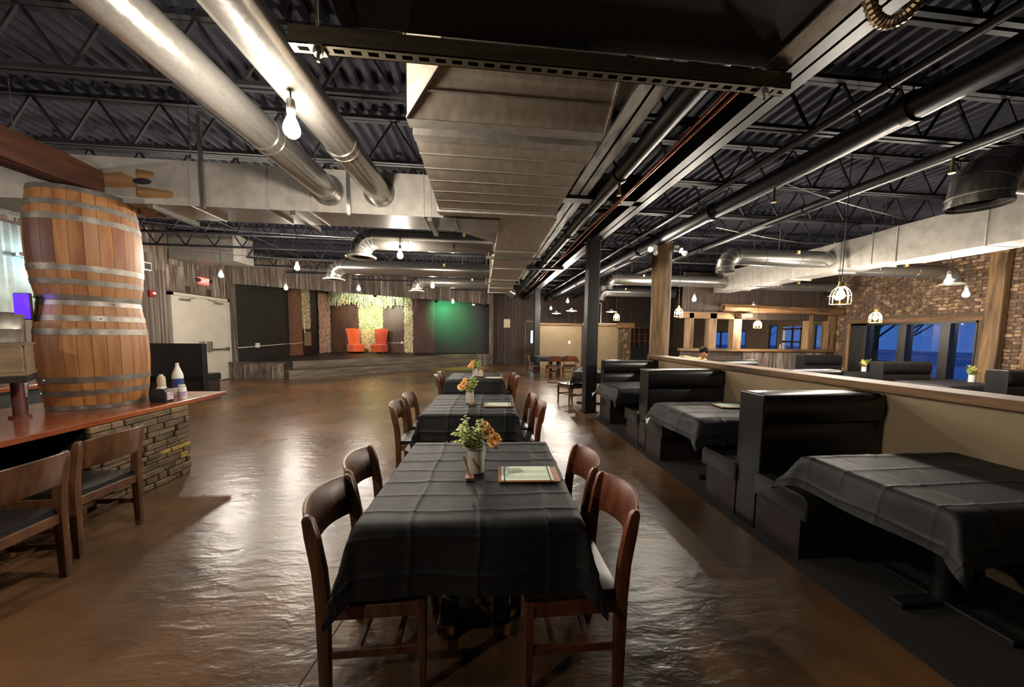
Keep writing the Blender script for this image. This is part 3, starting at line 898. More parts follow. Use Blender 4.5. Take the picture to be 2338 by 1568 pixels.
wo(B().box(X0 + 0.05, X1 - 0.05, 2.25, 2.32, ZB + 0.07, ZT - 0.02), 'canvas_joint', 'unit_black', md)
wo(B().box(X0, X1, 2.32, 2.40, ZB - 0.004, ZT), 'flange', 'duct_seam', md)
wo(B().box(X0 + 0.004, X1 - 0.004, 2.40, 3.66, ZB, ZT), 'duct_box', 'duct_sheet', md)
seams(2.55, 3.6, X0 + 0.004, X1 - 0.004, ZB, 0.21, 0.003)
wo(B().box(X0 - 0.02, X1 + 0.02, 3.64, 3.69, ZB - 0.02, ZT + 0.01), 'flange', 'duct_seam', md, bevel=0.004)
wo(B().box(X0 - 0.01, X1 + 0.01, 3.69, 3.80, ZB - 0.006, ZT), 'duct_box', 'duct_sheet', md)
XA, XC = 0.185, 0.79
wo(B().box(XA, XC, 3.80, 10.4, ZB, 3.2), 'duct_box', 'duct_sheet', md)
for y in (5.25, 6.6, 7.95, 9.3, 10.36):
    wo(B().box(XA - 0.025, XC + 0.025, y, y + 0.035, ZB - 0.02, 3.22), 'flange', 'duct_seam', md)
for y in (5.55, 8.3):
    wo(B().box(XA - 0.12, XC + 0.1, y, y + 0.04, ZB - 0.06, ZB - 0.02), 'trapeze', 'galv', md)
    for x in (XA - 0.09, XC + 0.07):
        wo(B().cyl((x, y + 0.02, ZB - 0.05), (x, y + 0.02, 4.1), 0.006, n=6), 'threaded_rod', 'bolt', md)
wo(B().cyl((XC - 0.16, 10.35, 2.86), (XC + 0.12, 10.55, 2.74), 0.09, 0.14, n=14), 'end_diffuser', 'galv', md, smooth=True)

# cross duct to the bar side
cdx = T('cross_duct', 'long pale rectangular duct crossing over the bar below the joists', 'duct', (-3.0, 4.1, 2.75))
wo(B().box(-7.6, 0.18, 3.87, 4.34, 2.745, 3.17), 'duct_box', 'duct_pale', cdx)
for x in (-6.4, -5.2, -4.0, -2.85, -2.15, -1.75, -0.62, -0.55, -0.30):
    wo(B().box(x, x + 0.012, 3.862, 4.345, 2.738, 3.178), 'seam', 'duct_seam', cdx)
for x in (-4.9, -3.2, -1.9, -0.55):
    wo(B().bar((x, 3.85, 2.72), (x, 4.42, 2.72), 0.05, 0.045), 'trapeze', 'galv', cdx)
    for y in (4.38,):
        wo(B().cyl((x, y, 2.72), (x, y, 4.1), 0.006, n=6), 'threaded_rod', 'bolt', cdx)
for x in (-2.73, -1.36):
    wo(B().box(x - 0.018, x + 0.018, 3.845, 3.86, 2.72, 3.6), 'hanger_strap', 'galv', cdx)
wo(B().hexa([(0.18, 4.0, 2.76), (0.19, 4.0, 2.76), (0.19, 4.9, 2.76), (-0.35, 4.34, 2.76), (0.18, 4.0, 3.16), (0.19, 4.0, 3.16), (0.19, 4.9, 3.16), (-0.35, 4.34, 3.16)]), 'takeoff', 'duct_pale', cdx)


def spiral(name, lab, xa, xb, z, y0, y1, r, joints):
    t = T(name, lab, 'duct', (xb, y1, z), group='long round ducts over the bar')
    A, Bp = Vector((xa, y0, z)), Vector((xb, y1, z))
    wo(B().cyl(A, Bp, r, n=40, caps=False), 'pipe', 'galv', t, smooth=True)
    for s_ in joints:
        p = A.lerp(Bp, s_); d = (Bp - A).normalized()
        for k in (0, 0.075):
            wo(B().cyl(p + d * k, p + d * (k + 0.012), r + 0.006, n=40), 'joint_band', 'galv', t, smooth=True)
        wo(B().cyl(p + d * 0.012, p + d * 0.075, r + 0.002, n=40), 'coupling', 'galv', t, smooth=True)
    d = (Bp - A).normalized()
    wo(B().cyl(Bp - d * 0.10, Bp - d * 0.02, r + 0.006, n=40), 'collar', 'galv', t, smooth=True)
    wo(B().cyl(Bp - d * 0.02, Bp, r + 0.035, n=40), 'end_flange', 'galv', t, smooth=True)
    for s_ in (0.25, 0.62):
        p = A.lerp(Bp, s_)
        wo(B().cyl(p + Vector((0, 0, r)), p + Vector((0, 0, 1.05)), 0.004, n=6), 'hanger_wire', 'bolt', t)
    return t


spiral('round_duct', 'outer galvanized round duct running to the cross duct above the bar', -1.74, -1.56, 2.96, -2.2, 3.865, 0.118, (0.30, 0.83))
spiral('round_duct', 'inner galvanized round duct behind the nearest hanging bulb', -1.18, -1.06, 2.97, -2.2, 3.865, 0.118, (0.30, 0.84))


def elbow_down(t, p, dirx, r, flange=True, R=None):
    """five-gore elbow turning a horizontal run (towards dirx) down"""
    R = R or r * 1.35
    c = Vector((p[0], p[1], p[2] - R))
    pts = [c + Vector((dirx * R * sin(a), 0, R * cos(a))) for a in [pi / 2 * k / 4 for k in range(5)]]
    pts.append(pts[-1] + Vector((0, 0, -0.05)))
    wo(B().tube(pts, r, 24, caps=False), 'elbow', 'galv', t, smooth=False)
    for q, d in zip(pts[:5], [Vector((dirx * cos(a), 0, -sin(a))) for a in [pi / 2 * k / 4 for k in range(5)]]):
        wo(B().cyl(q - d * 0.004, q + d * 0.004, r + 0.006, n=24, caps=False), 'gore_seam', 'duct_seam', t, smooth=True)
    e = pts[-1]
    if flange:
        wo(B().lathe([(r - 0.02, -0.012), (r + 0.055, -0.03), (r + 0.07, -0.012), (r + 0.01, 0.02), (r - 0.02, -0.012)], 28, e), 'register_flange', 'shade_white', t, smooth=True)
        wo(B().cyl(e + Vector((0, 0, -0.005)), e + Vector((0, 0, 0.004)), r - 0.015, n=24), 'register_core', 'unit_black', t)
    else:
        wo(B().cyl(e + Vector((0, 0, -0.03)), e + Vector((0, 0, 0.0)), r + 0.008, n=24, caps=False), 'outlet_band', 'galv', t, smooth=True)
        wo(B().cyl(e + Vector((0, 0, 0.05)), e + Vector((0, 0, 0.055)), r - 0.01, n=24), 'damper_plate', 'unit_black', t)


def branch(lab, xa, xb, y, z, r, dirx, group, flange=True, rods=(0.4,), hang=True):
    """horizontal round run from xa (at the trunk) to xb, ending in an elbow down"""
    t = T('branch_duct', lab, 'duct', (xb, y, z), group=group)
    wo(B().cyl((xa, y, z), (xb, y, z), r, n=32, caps=False), 'pipe', 'galv', t, smooth=True)
    for s_ in (0.0, 0.35, 0.72):
        x = xa + (xb - xa) * s_
        wo(B().cyl((x - 0.02, y, z), (x + 0.02, y, z), r + 0.005, n=32), 'joint_band', 'galv', t, smooth=True)
    elbow_down(t, (xb, y, z), dirx, r, flange)
    for s_ in rods:
        x = xa + (xb - xa) * s_
        wo(B().cyl((x, y, z + r), (x, y, 4.1), 0.006, n=6), 'hanger_rod', 'bolt', t)
        wo(B().box(x + 0.25, x + 0.29, y - r - 0.004, y - r + 0.03, z + 0.06, z + 0.11), 'sticker', 'petal_orange', t)
    return t


G1 = 'round branch ducts off the main duct'
branch('first and nearest round branch duct off the main duct with white register', 0.17, -1.62, 5.62, 2.93, 0.15, -1, G1)
branch('second round branch duct off the main duct reaching farthest across the stage', 0.17, -3.02, 8.15, 2.95, 0.15, -1, G1)
branch('third round branch duct by the main duct end behind a glowing bulb', 0.17, -1.62, 10.1, 2.95, 0.14, -1, G1)

# grey duct box on the plank wall over the double doors
t = T('wall_duct', 'boxy grey duct projecting over the cream double doors', 'duct', (-7.3, 10.5, 3.38))
wo(B().box(XL + 0.06, -6.5, 10.1, 10.95, 3.38, 4.08), 'duct_box', 'duct_pale', t, bevel=0.004, seg=1)
wo(B().box(-6.505, -6.488, 10.45, 10.475, 3.37, 4.08), 'corner_seam', 'duct_seam', t)
wo(B().box(-6.505, -6.488, 10.095, 10.11, 3.37, 4.08), 'corner_seam', 'duct_seam', t)

# right-hand trunk and its branches
rd = T('trunk_duct', 'long pale rectangular trunk duct hung over the window side room', 'duct', (6.8, 5.0, 2.75))
wo(B().box(6.5, 7.05, -1.0, 5.0, 2.75, 3.3), 'duct_box', 'duct_pale', rd)
wo(B().hexa([(6.5, 5.0, 2.75), (7.05, 5.0, 2.75), (6.98, 5.35, 2.78), (6.5, 5.35, 2.78), (6.5, 5.0, 3.3), (7.05, 5.0, 3.3), (6.98, 5.35, 3.28), (6.5, 5.35, 3.28)]), 'reducer', 'duct_pale', rd)
wo(B().box(6.5, 6.98, 5.35, 9.4, 2.78, 3.28), 'duct_box', 'duct_pale', rd)
for y in (2.0, 3.0, 4.0, 5.0, 5.35, 6.0, 6.9, 7.7, 8.6):
    wo(B().box(6.492, 7.055 if y < 5.1 else 6.985, y, y + 0.014, 2.745, 3.305), 'seam', 'duct_seam', rd)
for y in (3.4, 5.7, 7.8):
    wo(B().bar((6.3, y, 2.73), (7.2, y, 2.73), 0.045, 0.04), 'trapeze', 'galv', rd)
    for x in (6.36, 7.12):
        wo(B().cyl((x, y, 2.73), (x, y, 4.1), 0.007, n=6), 'threaded_rod', 'bolt', rd)
G2 = 'round branch ducts off the trunk duct'
branch('dark elbowed branch duct cut by the picture edge high over the booths', 6.5, 4.55, 2.72, 3.02, 0.19, -1, G2, flange=False, rods=())
branch('big elbowed branch duct above the caged lamp pointing at the timber post', 6.5, 4.62, 6.1, 3.0, 0.15, -1, G2, flange=False, rods=(0.55,))
branch('elbowed branch duct emerging left of the round timber post', 6.5, 3.42, 8.95, 3.0, 0.15, -1, G2, flange=False, rods=(0.85,))
branch('lower elbowed branch duct just below another by the timber post', 6.5, 4.12, 11.5, 3.0, 0.15, -1, G2, flange=False, rods=(0.85,))
branch('branch duct with register running towards the brick wall window', 6.98, 9.75, 6.55, 2.95, 0.13, 1, G2, rods=(0.5,))
branch('branch duct over the entrance partition near the brick corner', 6.98, 9.75, 9.0, 2.95, 0.12, 1, G2, rods=(0.5,))

# pipes, copper lines
def pipe(lab, p, q, r, mat='pipe_black', step=2.4, group=None):
    t = T('ceiling_pipe', lab, 'pipe', p, group=group)
    wo(B().cyl(p, q, r, n=20), 'pipe_run', mat, t, smooth=True)
    P, Q = Vector(p), Vector(q); L = (Q - P).length; d = (Q - P) / L
    s_ = step * 0.5
    while s_ < L:
        c = P + d * s_
        wo(B().cyl(c - d * 0.035, c + d * 0.035, r * 1.18, n=16), 'coupling', mat, t, smooth=True)
        wo(B().cyl(c + Vector((0, 0, r)), (c.x, c.y, 3.6 if r > 0.05 else 3.6), 0.005, n=6), 'hanger', 'steel_black', t)
        s_ += step
    return t


G3 = 'black pipes under the ceiling'
pipe('thick black sprinkler main running the whole length over the booths', (3.42, -1.0, 3.36), (3.30, 18.2, 3.36), 0.105, group=G3)
pipe('slim black pipe just above the thick sprinkler main', (3.18, -1.0, 3.50), (3.06, 18.2, 3.50), 0.035, group=G3)
pipe('black round pipe between the worn beam and copper lines', (1.60, 0.5, 3.40), (1.58, 17.5, 3.40), 0.085, group=G3)
pipe('black pipe crossing the window side ceiling beyond the main', (4.9, -1.0, 3.46), (4.7, 18.0, 3.46), 0.06, group=G3)
for x, lab in ((1.80, 'bright copper refrigerant line under the beam, the outer of two'), (1.86, 'bright copper refrigerant line under the beam, the inner of two')):
    t = T('copper_line', lab, 'pipe', (x, 2, 3.33), group='copper lines along the beam')
    pts = [(x + 0.02 * sin(y * 1.3 + x * 40), y, 3.335 - 0.02 * abs(sin(y * 0.9 + x * 9))) for y in [0.5 + 0.5 * k for k in range(30)]]
    wo(B().tube(pts, 0.011, 8), 'tube_run', 'copper', t, smooth=True)
    wo(B().box(x - 0.03, x + 0.03, 4.8, 4.83, 3.32, 3.362), 'clamp', 'bolt', t)
for x, y, lab in ((1.59, 4.1, 'small sprinkler head dropping by the worn beam'), (3.39, 3.9, 'pale sprinkler drop under the thick main'), (4.855, 3.3, 'brass sprinkler head high over the window side')):
    t = T('sprinkler_head', lab, 'sprinkler', (x, y, 3.18 if x < 2 else (3.12 if x < 4 else 3.27)), group='sprinkler heads')
    B().cyl((0, 0, 0), (0, 0, 0.14), 0.014, n=10).o('drop_pipe', 'cage_wire', t, smooth=True)
    B().cyl((0, 0, -0.02), (0, 0, 0.0), 0.028, n=10).o('deflector', 'cage_wire', t)

# columns
for x, y, lab in ((2.135, 6.75, 'tall black steel column at the front of the booth row'), (2.23, 14.2, 'black steel column far back beside the tan half wall')):
    t = T('steel_column', lab, 'column', (x, y, 0), group='black steel columns')
    B().box(-0.115, 0.115, -0.115, 0.115, 0.02, 3.35).o('shaft', 'beam_paint', t, bevel=0.012)
    B().box(-0.15, 0.15, -0.15, 0.15, 0, 0.022).o('base_plate', 'beam_paint', t)
    B().box(-0.14, 0.14, -0.14, 0.14, 3.33, 3.36).o('cap_plate', 'beam_paint', t)
tp = T('timber_post', 'round peeled timber post at the end of the half wall', 'post', (3.52, 6.72, 0))
rr = random.Random(3)
prof = []
b = B(); n = 22
zs = [3.36 * k / 16 for k in range(17)]
vs = []
for iz, z in enumerate(zs):
    for k in range(n):
        a = 2 * pi * k / n
        r = 0.178 + 0.008 * sin(3 * a + z * 1.5) + 0.006 * sin(7 * a - z * 2.2) + (0.012 if iz == 0 else 0)
        vs.append((r * cos(a) + 0.015 * sin(z), r * sin(a), z))
fs = [(i * n + k, i * n + (k + 1) % n, (i + 1) * n + (k + 1) % n, (i + 1) * n + k) for i in range(16) for k in range(n)]
b.add(vs, fs + [tuple(range(n - 1, -1, -1)), tuple(16 * n + k for k in range(n))])
b.o('trunk', 'timber', tp, smooth=True)
B().box(0.15, 0.20, -0.06, 0.02, 0.0, 2.4).o('side_batten', 'timber', tp, bevel=0.006)
for sx, lab in ((-1, 'white twin emergency flood lamp on the near flank of the timber post'), (1, 'white emergency flood lamp on the window flank of the timber post')):
    t = T('flood_lamp', lab, 'flood lamp', (3.52 + sx * 0.22, 6.6, 3.2), group='emergency flood lamps on the post')
    B().box(-0.05, 0.05, -0.03, 0.03, -0.02, 0.08).o('bracket', 'white_plastic', t, bevel=0.006)
    for k in (-1, 1):
        c = Vector((sx * 0.05 + k * 0.05, -0.07, -0.03 - 0.03 * k))
        d = Vector((sx * 0.5, -0.7, -0.5)).normalized()
        h_ = B().cyl(c, c + d * 0.07, 0.035, 0.05, n=14).o('lamp_head', 'white_plastic', t, smooth=True)
        B().cyl(c + d * 0.07, c + d * 0.073, 0.042, n=14).o('lens', 'flood_face' if k < 0 else 'white_plastic', h_)


# ------------------------------------------------------------------ pendants
def bulb_mesh():
    return B().lathe([(0.0, -0.075), (0.018, -0.072), (0.034, -0.058), (0.041, -0.038), (0.040, -0.018), (0.030, 0.008), (0.019, 0.030), (0.016, 0.045)], 11).mesh('bulb', 'bulb_glow', smooth=True)


BULB_ME = bulb_mesh()
SOCK_ME = B().lathe([(0.0, 0.125), (0.012, 0.125), (0.020, 0.115), (0.0225, 0.06), (0.020, 0.045), (0.014, 0.043), (0.0, 0.043)], 14).mesh('socket', 'socket_grey', smooth=True)
CORDS = {}


def cord_mesh(l):
    l = round(l, 2)
    if l not in CORDS:
        CORDS[l] = B().cyl((0, 0, 0.12), (0, 0, l), 0.0045, n=6).mesh('cord', 'cord_black')
    return CORDS[l]


def pendant(x, y, z, lab, group, caged=False, shade=None, k=1.0):
    t = T('pendant_lamp', lab, 'pendant', (x, y, z), group=group)
    c_ = link('cord', cord_mesh((4.08 - z)), t)
    s_ = link('socket', SOCK_ME, t); b_ = link('bulb', BULB_ME, t)
    if k != 1.0:
        for q in (s_, b_): q.scale = (k, k, k)
    link('ceiling_cup', CUP_ME, t, (0, 0, 4.08 - z))
    if caged:
        link('cage', CAGE_ME, t); link('cage_cap', CAP_ME, t)
    return t


CUP_ME = B().lathe([(0.0, 0.02), (0.05, 0.02), (0.05, 0.0), (0.0, -0.012)], 14).mesh('ceiling_cup', 'cord_black', smooth=True)
cg = B(); prof = [(0.035, 0.075), (0.075, 0.03), (0.095, -0.02), (0.095, -0.13)]
for k in range(8):
    a = 2 * pi * k / 8
    cg.tube([(r * cos(a), r * sin(a), z) for r, z in prof], 0.0032, 5)
for r, z in ((0.095, -0.03), (0.095, -0.13), (0.036, 0.075)):
    cg.tube([(r * cos(2 * pi * j / 24), r * sin(2 * pi * j / 24), z) for j in range(25)], 0.0035, 5, caps=False)
CAGE_ME = cg.mesh('cage', 'cage_wire', smooth=True)
CAP_ME = B().lathe([(0.0, 0.13), (0.024, 0.13), (0.03, 0.10), (0.04, 0.07), (0.02, 0.07)], 16).mesh('cage_cap', 'cage_wire', smooth=True)

G4 = 'bare bulbs over the open floor'
pendant(-1.06, 2.17, 2.68, 'nearest bare bulb hanging in front of the round ducts', G4, k=1.05)
for x, y, lab in ((-5.35, 7.93, 'bare bulb hanging before the boxy grey duct by the doors'), (-3.29, 6.75, 'bare bulb hanging high beside the plank header over the stage'),
                  (-5.12, 9.9, 'bare bulb hanging at the dark corner of the stage opening'), (-3.22, 9.7, 'bare bulb hanging before the green garland'),
                  (-1.21, 5.45, 'bare bulb just under the nearest branch duct'), (-1.19, 8.74, 'bare bulb at the elbow of the third branch duct'),
                  (-1.04, 12.83, 'bare bulb hanging before the green lit wall')):
    pendant(x, y, 2.7, lab, G4)
for x, y, lab in ((-6.6, 1.0, 'unseen bare bulb added for light over the far end of the bar'), (-3.2, -0.6, 'unseen bare bulb added for light over the bar chairs')):
    pendant(x, y, 2.7, lab, 'added bare bulbs out of view')  # both bulbs are unseen, added to light the bar side and foreground
G5 = 'bulbs over the far dining tables'
pendant(2.95, 15.0, 2.7, 'bare bulb far off beside the second steel column', G5)
pendant(2.88, 11.75, 2.7, 'bare bulb far off, higher of two beside the column', G5)
G6 = 'caged pendants over the booths'
pendant(4.2, 3.76, 2.06, 'largest wire caged pendant hanging over the half wall', G6, True)
pendant(7.75, 6.22, 1.98, 'wire caged pendant hanging before the wide window', G6, True)
pendant(4.67, 8.0, 2.13, 'wire caged pendant right beside the round timber post', G6, True)
pendant(4.30, 10.95, 2.16, 'small wire caged pendant left of the timber post', G6, True)
pendant(7.6, 9.03, 1.92, 'small wire caged pendant before the entrance partition', G6, True)
G7 = 'bare bulbs in the window side room'
pendant(6.75, 4.5, 2.40, 'bare bulb under the trunk duct before the brick wall, the higher one', G7)
pendant(7.9, 5.03, 2.30, 'bare bulb before the brick wall above the window, the lower one', G7)
pendant(4.76, 7.54, 2.40, 'bare bulb hanging between timber post and trunk duct', G7)
pendant(7.66, 9.3, 2.42, 'bare bulb hanging in front of the pale log beam', G7)
pendant(6.2, 5.6, 2.27, 'bare bulb seen just past the largest caged pendant', G7)
G8 = 'white disc shades in the far dining area'
for x, y, lab in ((3.62, 17.0, 'flat white disc pendant farthest back above the tan wall'), (3.87, 15.0, 'flat white disc pendant above the tan wall, the wider one'), (5.68, 15.08, 'flat white disc pendant above the brick pier end')):
    t = T('disc_pendant', lab, 'pendant', (x, y, 2.58), group=G8)
    B().lathe([(0.02, 0.13), (0.06, 0.10), (0.10, 0.05), (0.24, 0.02), (0.25, 0.0), (0.24, -0.004), (0.09, 0.03), (0.05, 0.08), (0.02, 0.12)], 24).o('shade', 'shade_white', t, smooth=True)
    link('cord', cord_mesh(1.5), t)
    B().lathe([(0.0, -0.03), (0.05, -0.012), (0.23, 0.006), (0.2, 0.01)], 20).o('diffuser', 'shade_glow', t, smooth=True)


# ------------------------------------------------------------------ dining chairs
def make_chair(name, mat):
    t = T(name, 'chair', 'chair')
    hw = 0.21
    for sx in (-1, 1):
        x = sx * hw
        # back post: straight to the seat, then raked, pointed at the top
        b = B(); w = 0.018
        secs = [(0.0, -0.195, 0.017, 0.020), (0.42, -0.195, 0.019, 0.026), (0.56, -0.205, 0.018, 0.026), (0.70, -0.228, 0.017, 0.026), (0.775, -0.243, 0.015, 0.020), (0.792, -0.250, 0.009, 0.008)]
        vs = []
        for z, y, a, c in secs:
            vs += [(x - a, y - c, z), (x + a, y - c, z), (x + a, y + c, z), (x - a, y + c, z)]
        fs = [(i * 4 + k, i * 4 + (k + 1) % 4, i * 4 + 4 + (k + 1) % 4, i * 4 + 4 + k) for i in range(5) for k in range(4)] + [(3, 2, 1, 0), (20, 21, 22, 23)]
        b.add(vs, fs).o('back_post', mat, t, smooth=True, bevel=0.004)
        b = B().hexa([(x - 0.014, 0.185, 0), (x + 0.014, 0.185, 0), (x + 0.014, 0.213, 0), (x - 0.014, 0.213, 0), (x - 0.019, 0.180, 0.40), (x + 0.019, 0.180, 0.40), (x + 0.019, 0.218, 0.40), (x - 0.019, 0.218, 0.40)])
        b.o('leg', mat, t, bevel=0.004)
        B().box(x - 0.011, x + 0.011, -0.18, 0.19, 0.345, 0.405).o('seat_rail', mat, t, bevel=0.003, seg=1)
        B().box(x - 0.010, x + 0.010, -0.18, 0.19, 0.175, 0.212).o('stretcher', mat, t, bevel=0.003, seg=1)
    B().box(-hw, hw, 0.186, 0.208, 0.345, 0.405).o('seat_rail', mat, t, bevel=0.003, seg=1)
    B().box(-hw, hw, -0.206, -0.184, 0.345, 0.405).o('seat_rail', mat, t, bevel=0.003, seg=1)
    for y in (-0.07, 0.09):
        B().bar((-hw, y, 0.192), (hw, y, 0.192), 0.02, 0.026).o('cross_bar', mat, t)
    # padded seat
    g = B(); nx, ny = 8, 8
    for top in (0, 1):
        pass
    prof = []
    vs = []; fs = []
    for j in range(ny + 1):
        for i in range(nx + 1):
            u = -1 + 2 * i / nx; v = -1 + 2 * j / ny
            e = max(abs(u), abs(v))
            z = 0.452 - 0.018 * e ** 6 - 0.012 * (1 - u * u) * (1 - 0.5 * v * v) + 0.008
            vs.append((u * 0.205, 0.01 + v * 0.20, z))
    m = nx + 1
    fs = [(j * m + i, j * m + i + 1, (j + 1) * m + i + 1, (j + 1) * m + i) for j in range(ny) for i in range(nx)]
    k0 = len(vs); ring = [(i, 0) for i in range(nx)] + [(nx, j) for j in range(ny)] + [(nx - i, ny) for i in range(nx)] + [(0, ny - j) for j in range(ny)]
    for i, j in ring:
        p = vs[j * m + i]; vs.append((p[0], p[1], 0.405))
    R = len(ring)
    for q in range(R):
        i, j = ring[q]; i2, j2 = ring[(q + 1) % R]
        fs.append((j * m + i, k0 + q, k0 + (q + 1) % R, j2 * m + i2))
    fs.append(tuple(k0 + q for q in range(R - 1, -1, -1)))
    g.add(vs, fs).o('seat', 'vinyl_black', t, smooth=True)
    # curved backrest board bowed to the rear
    vs = []; n = 12
    for i in range(n + 1):
        u = -1 + 2 * i / n
        x = u * (hw - 0.004); bow = 0.062 * (1 - u * u)
        for (z, y, th) in ((0.590 + 0.018 * (1 - u * u), -0.212, 0.0), (0.69, -0.228, 0.0), (0.788 + 0.014 * (1 - u * u), -0.248, 0.0)):
            vs.append((x, y - bow, z)); vs.append((x, y - bow - 0.016, z))
    fs = []
    for i in range(n):
        a, c = i * 6, i * 6 + 6
        fs += [(a, a + 2, c + 2, c), (a + 2, a + 4, c + 4, c + 2), (a + 1, c + 1, c + 3, a + 3), (a + 3, c + 3, c + 5, a + 5), (a + 4, a + 5, c + 5, c + 4), (a, c, c + 1, a + 1)]
    fs += [(0, 1, 3, 2), (2, 3, 5, 4), (n * 6, n * 6 + 2, n * 6 + 3, n * 6 + 1), (n * 6 + 2, n * 6 + 4, n * 6 + 5, n * 6 + 3)]
    B().add(vs, fs).o('backrest', mat, t, smooth=True, bevel=0.003, seg=1)
    return t


chair0 = make_chair('dining_chair', 'chair_wood')
chair1 = make_chair('dining_chair', 'chair_wood_red')
used = set()


def chair(src, x, y, rz, lab, group):
    if id(src) not in used:
        used.add(id(src)); src.location = (x, y, 0); src.rotation_euler = (0, 0, rz); src['label'] = lab; src['group'] = group
        return src
    return dup(src, (x, y, 0), rz, lab, group)


G = 'wooden chairs along the table row'
E_, W_ = -pi / 2, pi / 2          # facing +x / facing -x
chair(chair0, -0.445, 1.635, E_, 'dark wooden chair nearest the camera, left of the front table', G)
chair(chair0, -0.47, 2.12, E_ + 0.03, 'wooden chair left of the front table, next behind the nearest', G)
chair(chair1, 0.40, 1.575, W_, 'reddish wooden chair nearest the camera, right of the front table', G)
chair(chair1, 0.385, 2.06, W_ - 0.02, 'reddish wooden chair right of the front table, next behind the nearest', G)
chair(chair0, -0.64, 3.76, E_ + 0.02, 'wooden chair left of the second table, nearer of two', G)
chair(chair0, -0.62, 4.30, E_ - 0.03, 'wooden chair left of the second table, farther of two', G)
chair(chair1, 0.37, 3.68, W_, 'wooden chair right of the second table, nearer of two', G)
chair(chair1, 0.36, 4.16, W_ + 0.03, 'wooden chair right of the second table, farther of two', G)
chair(chair0, -0.52, 6.33, E_, 'wooden chair left of the third table, nearer of two', G)
chair(chair0, -0.52, 6.83, E_ + 0.04, 'wooden chair left of the third table, farther of two', G)
chair(chair1, 0.35, 6.15, W_, 'wooden chair right of the third table, nearer of two', G)
chair(chair1, 0.33, 6.62, W_, 'wooden chair right of the third table, farther of two', G)
G = 'wooden chairs at the bar'
chair(chair0, -2.87, 2.74, W_, 'wooden chair at the bar, the one by the stone pier', G)
chair(chair0, -2.74, 2.12, W_ + 0.04, 'wooden chair at the bar cut by the picture edge', G)
G = 'wooden chairs in the far dining area'
chair(chair1, 2.55, 12.35, 0.05, 'small wooden chair seen from behind at the far table, the middle one', G)
chair(chair1, 3.18, 12.5, -0.12, 'small wooden chair seen from behind at the far table, next the column', G)
chair(chair0, 1.92, 13.0, E_ + 0.1, 'small wooden chair at the end of the far table by the far column', G)
chair(chair0, 2.02, 7.75, pi / 2 + 0.4, 'wooden chair half under a black cloth behind the steel column', G)


# ------------------------------------------------------------------ tables and cloths
def make_table(lab, x, y, w, l, rz, group, base='post', h=0.735):
    t = T('dining_table', lab, 'table', (x, y, 0), rz, group)
    B().box(-w / 2 + 0.01, w / 2 - 0.01, -l / 2 + 0.01, l / 2 - 0.01, h - 0.03, h).o('table_top', 'table_black', t, bevel=0.004)
    if base == 'post':
        for sx in (-1, 1):
            B().box(sx * 0.14 - 0.05, sx * 0.14 + 0.05, -0.05, 0.05, 0.06, h - 0.03).o('pedestal', 'table_black', t, bevel=0.006)
            B().box(sx * 0.14 - 0.045, sx * 0.14 + 0.045, -l / 2 + 0.24, l / 2 - 0.24, 0.012, 0.075).o('foot', 'table_black', t, bevel=0.008)
            for sy in (-1, 1):
                B().box(sx * 0.14 - 0.042, sx * 0.14 + 0.042, sy * (l / 2 - 0.235) - 0.006, sy * (l / 2 - 0.235) + 0.006, 0.015, 0.072).o('foot_end', 'scuffed_wood', t)
                B().cyl((sx * 0.14, sy * (l / 2 - 0.29), 0), (sx * 0.14, sy * (l / 2 - 0.29), 0.012), 0.02, n=10).o('glide', 'table_black', t)
        B().box(-0.15, 0.15, -0.03, 0.03, 0.12, 0.2).o('cross_brace', 'table_black', t)
    elif base == 'single':
        B().cyl((0, 0, 0.03), (0, 0, h - 0.03), 0.045, n=16).o('pedestal', 'table_black', t, smooth=True)
        for a in (0, pi / 2):
            B().box(-0.3, 0.3, -0.035, 0.035, 0, 0.045).rot(a).o('foot', 'table_black', t, bevel=0.008)
    return t


